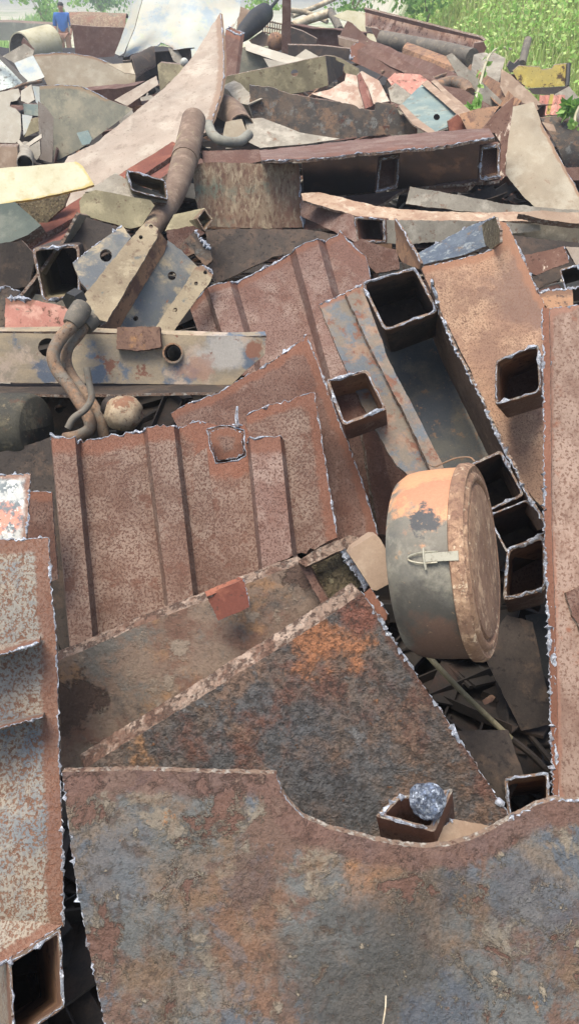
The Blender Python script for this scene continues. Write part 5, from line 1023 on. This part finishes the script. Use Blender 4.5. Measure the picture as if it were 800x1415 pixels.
plate('dark_cover', 'dark mottled curved cover at the right edge below the pink panel', 'cover', [(746,163), (775,160), (800,160), (850,160), (850,330), (812,290), (790,250), (770,206), (758,184)], bulge(W(795, 200, 5.2, 60), lambda u, v: .00004*(v-200)**2), 'dark_mottled', t=.03, st=8)
plate('tan_offcut', 'small tan offcut on the dark mottled cover', 'offcut', [(748,168), (764,172), (768,182), (756,180)], W(758, 175, 5.0, 50), 'hazel_block', t=.02, st=4)
# ---- long rolled profiles lying through the upper heap
def profile(label, p0, p1, w, h, mat, kind='channel', roll=0.0, name=None, cat='beam'):
    a, b = np.array(P(*p0)), np.array(P(*p1)); d = (b-a)/np.linalg.norm(b-a); sd = np.cross(d, (0, 0, 1.)); sd /= np.linalg.norm(sd); up = np.cross(sd, d)
    sd, up = sd*math.cos(roll)+up*math.sin(roll), up*math.cos(roll)-sd*math.sin(roll); t = .12*min(w, h)
    if kind == 'channel': pr = [(-w, -h), (w, -h), (w, -h+t), (-w+t, -h+t), (-w+t, h-t), (w, h-t), (w, h), (-w, h)]
    elif kind == 'angle': pr = [(-w, -h), (w, -h), (w, -h+t), (-w+t, -h+t), (-w+t, h), (-w, h)]
    else: pr = [(-w, -h), (w, -h), (w, -h+t), (t, -h+t), (t, h-t), (w, h-t), (w, h), (-w, h), (-w, h-t), (-t, h-t), (-t, -h+t), (-w, -h+t)]
    n = len(pr); N = 9; V = []; sg = rng.random()*30
    for k in range(N):
        c = a+(b-a)*k/(N-1)+up*.02*mnoise.noise(Vector((k*.5, sg, 0)))+sd*.03*mnoise.noise(Vector((k*.4, 0, sg)))
        V += [c+sd*x+up*y+d*rng.normal()*.004 for x, y in pr]
    F = [(k*n+q, k*n+(q+1) % n, k*n+n+(q+1) % n, k*n+n+q) for k in range(N-1) for q in range(n)]+[tuple(range(n))[::-1], tuple(range((N-1)*n, N*n))]
    me = mesh(name or kind, V, F, [mat], ang=30); bm = bmesh.new(); bm.from_mesh(me); bmesh.ops.recalc_face_normals(bm, faces=bm.faces); bm.to_mesh(me); bm.free()
    return newobj(name or kind+('' if kind == 'channel' else '_iron' if kind == 'angle' else '_beam'), me, None, label, cat)
profile('dark brown channel sloping down under the curved orange channel', (508,72,8.3), (628,122,6.9), .07, .09, 'brown', 'channel', 2.6)
profile('rusty angle iron between the long square tube and the pale box', (462,92,6.9), (548,138,5.9), .06, .06, 'brown', 'angle', 1.2, cat='angle iron')
profile('dark I-beam in the hollow under the pale blue sheet', (172,92,9.2), (264,82,8.6), .07, .11, 'dark', 'i')
profile('brown angle iron lying along the tan strip at upper right', (640,92,7.6), (708,146,6.3), .05, .06, 'orange_worn', 'angle', .6, cat='angle iron')
profile('long rusty I-beam behind the tan pipes at top centre', (398,50,9.4), (506,62,8.9), .08, .12, 'brown', 'i')
profile('grey channel between the short pipe offcut and the jagged plate', (318,128,5.6), (356,160,5.1), .05, .07, 'grey_sheet', 'channel', 2.8)
profile('rusty angle iron left of the square post', (262,112,7.6), (304,150,6.2), .05, .05, 'brown', 'angle', 1.0, cat='angle iron')
profile('dark channel wedged between the tan plate and the pink bar', (120,136,7.4), (200,130,6.9), .06, .08, 'brown', 'channel', 2.9)
profile('brown I-beam end under the far yellow hood', (692,150,7.2), (752,160,6.6), .06, .08, 'brown', 'i')
profile('thin dark angle iron crossing below the grey flat bar', (566,300,4.4), (690,262,4.6), .04, .05, 'dark', 'angle', .8, cat='angle iron')
for lab, q in (('thin rusty rod leaning over the long channel at top centre', [(322,66,8.2), (360,84,7.6), (398,104,6.8)]), ('bent rusty rod above the pale box', [(470,96,7.0), (500,88,7.1), (530,100,6.8)]), ('dark rod lying across the speckled left plates', [(4,132,6.9), (30,118,7.2), (58,112,7.4)]),
               ('thin rod behind the teal channel', [(560,134,6.3), (600,108,6.8), (640,96,7.2)]), ('rusty rod in the shade under the big box beam', [(300,330,3.4), (360,336,3.45), (430,326,3.5)])):
    pipe('steel_rod', lab, 'rod', q, .014, 'pipe_rust', sides=7)
# vine and twig
def vine():
    t = thing('vine', 'thin pale vine with small leaves climbing over the scrap at upper right', 'vine', P(652, 152, 5.9))
    pts = [(652,150,5.9), (658,132,6.1), (664,112,6.3), (668,96,6.5), (674,80,6.8), (682,70,7.0), (694,66,7.1), (706,68,7.2)]
    pipe('stem', None, None, pts, .010, 'cream', t, sides=6)
    for i, (u, v, d) in enumerate([(650,150,5.85), (655,146,5.9), (648,154,5.85), (658,130,6.1), (662,120,6.2), (666,105,6.4), (667,96,6.5), (672,84,6.7), (679,72,6.9), (690,67,7.0), (700,66,7.1)]):
        leaf_cloud('leaf', P(u, v, d), (.035, .035, .03), 5 if i > 2 else 12, .06 if i > 2 else .09, 'leaf_light', t, clumps=2)
vine()
tsp = thing('sprig', 'green leafy sprig hanging at the right edge on the dark cover', 'sprig', P(790, 175, 5.1))
pipe('stem', None, None, [(800,146,5.15), (794,162,5.1), (796,176,5.05)], .008, 'cream', tsp, sides=6)
leaf_cloud('foliage', P(790, 150, 5.15), (.08, .05, .04), 26, .10, 'leaf', tsp, clumps=3)
leaf_cloud('foliage', P(794, 170, 5.05), (.06, .05, .05), 12, .05, 'leaf_light', tsp, clumps=3)
pipe('grass_straw', 'single dry grass straw in front of the notched plate at the bottom', 'straw', [(528,1420,1.05), (532,1395,1.06), (533,1376,1.07)], .0011, 'dry_wood', sides=5)
# ---- low concrete wall on the far field, left
plate('concrete_wall', 'low grey concrete wall on the field left of the person', 'wall', [(-260,26), (20,31), (96,35), (96,58), (20,56), (-260,52)], W(40, 44, 27, 88, 0), 'concrete', t=.25, st=10, jit=.3, warp=.01)
# ================================================================== the person
def person():
    base = P(93, 77, 25.0); base[2] = 0.0
    def skin(name, pts, edges, mat, sub=2, parent=None, root=0):
        me = bpy.data.meshes.new(name); me.from_pydata([tuple(base+np.array(p[:3])) for p in pts], edges, [])
        ob = bpy.data.objects.new(name, me); COL.objects.link(ob)
        md = ob.modifiers.new('s', 'SKIN'); md.use_smooth_shade = True
        for i, p in enumerate(pts):
            me.skin_vertices[0].data[i].radius = (p[3], p[4] if len(p) > 4 else p[3]); me.skin_vertices[0].data[i].use_root = (i == root)
        sb = ob.modifiers.new('d', 'SUBSURF'); sb.levels = sub; sb.render_levels = sub
        dg = bpy.context.evaluated_depsgraph_get(); m2 = bpy.data.meshes.new_from_object(ob.evaluated_get(dg)); bpy.data.objects.remove(ob)
        m2.materials.clear(); m2.materials.append(MATS[mat]); m2.polygons.foreach_set('use_smooth', [True]*len(m2.polygons)); m2.name = name
        return newobj(name, m2, parent)
    t = thing('person', 'person in a bright blue shirt and brown trousers standing behind the heap', 'person', base)
    B = [(0,0,.95,.13,.10), (0,0,1.15,.13,.10), (0,0,1.36,.15,.10), (0,0,1.46,.06,.06), (0,-.01,1.55,.075,.085), (0,-.01,1.64,.075,.085),
         (-.19,0,1.37,.05), (-.25,.02,1.12,.042), (-.22,-.10,.93,.034), (-.21,-.14,.84,.035,.02), (.19,0,1.37,.05), (.26,.02,1.12,.042), (.24,-.08,.92,.034), (.23,-.12,.83,.035,.02),
         (-.09,0,.86,.09), (-.10,-.01,.48,.06), (-.11,.02,.09,.045), (-.11,-.12,.04,.045,.03), (.09,0,.86,.09), (.11,-.01,.48,.06), (.13,.02,.09,.045), (.14,-.12,.04,.045,.03)]
    E = [(0,1), (1,2), (2,3), (3,4), (4,5), (2,6), (6,7), (7,8), (8,9), (2,10), (10,11), (11,12), (12,13), (0,14), (14,15), (15,16), (16,17), (0,18), (18,19), (19,20), (20,21)]
    body = skin('body', B, E, 'skin', parent=t)
    for sx in (-1, 1):
        for k in range(4):
            x = sx*(.215+.006*k); pipe('finger', None, None, [base+np.array((x, -.145+.012*k, .82)), base+np.array((x, -.155+.012*k, .77)), base+np.array((x, -.15+.012*k, .73+.008*k))], .008, 'skin', body, sides=6, px=False)
        pipe('thumb', None, None, [base+np.array((sx*.20, -.16, .83)), base+np.array((sx*.185, -.185, .79))], .009, 'skin', body, sides=6, px=False, smooth=False)
        lump('eye', None, None, base+np.array((sx*.03, -.092, 1.60)), .011, 'hair', amp=.02, parent=body, sub=2)
        lump('ear', None, None, base+np.array((sx*.078, .0, 1.59)), .02, 'skin', amp=.1, parent=body, sub=2)
    lump('nose', None, None, base+np.array((0, -.10, 1.57)), .016, 'skin', amp=.05, parent=body, sub=2)
    lump('mouth', None, None, base+np.array((0, -.088, 1.53)), .016, 'brown_cloth', amp=.05, parent=body, sub=2, squash=(1.4, .5, .4))
    lump('hair', None, None, base+np.array((0, .015, 1.645)), .088, 'hair', amp=.1, parent=t, squash=(1, 1.05, .75))
    skin('shirt', [(0,0,.88,.165,.13), (0,0,1.10,.16,.125), (0,0,1.35,.175,.12), (0,0,1.44,.085,.08), (-.19,0,1.385,.075), (-.245,.015,1.15,.068), (-.24,0,1.06,.066), (.19,0,1.385,.075), (.25,.015,1.15,.068), (.25,0,1.06,.066)], [(0,1), (1,2), (2,3), (2,4), (4,5), (5,6), (2,7), (7,8), (8,9)], 'blue_cloth', parent=t)
    skin('trousers', [(0,0,.93,.15,.12), (-.09,0,.84,.105), (-.10,-.01,.48,.085), (-.11,.02,.10,.075), (.09,0,.84,.105), (.11,-.01,.48,.085), (.13,.02,.10,.075)], [(0,1), (1,2), (2,3), (0,4), (4,5), (5,6)], 'brown_cloth', parent=t)
person()

# ---- the hazy air: one closed box round the camera, the ground and everything on it
def haze():
    t = bpy.data.materials.new('haze_air'); t.use_nodes = True; n = t.node_tree.nodes; n.remove(n['Principled BSDF'])
    v = n.new('ShaderNodeVolumePrincipled'); v.inputs['Color'].default_value = (.93, .95, .97, 1); v.inputs['Density'].default_value = HAZE; v.inputs['Anisotropy'].default_value = .5
    t.node_tree.links.new(v.outputs[0], n['Material Output'].inputs['Volume'])
    x0, x1, y0, y1, z0, z1 = -960, 960, -90, 1560, -1.6, 7.5
    V = [(x, y, z) for z in (z0, z1) for x, y in ((x0, y0), (x1, y0), (x1, y1), (x0, y1))]
    me = bpy.data.meshes.new('haze'); me.from_pydata(V, [], [(3, 2, 1, 0), (4, 5, 6, 7), (0, 1, 5, 4), (1, 2, 6, 5), (2, 3, 7, 6), (3, 0, 4, 7)]); me.materials.append(t)
    o = bpy.data.objects.new('haze', me); COL.objects.link(o); o['kind'] = 'stuff'; o['label'] = 'pale bright haze over the whole scrapyard'; o['category'] = 'haze'
HAZE = .007
haze()
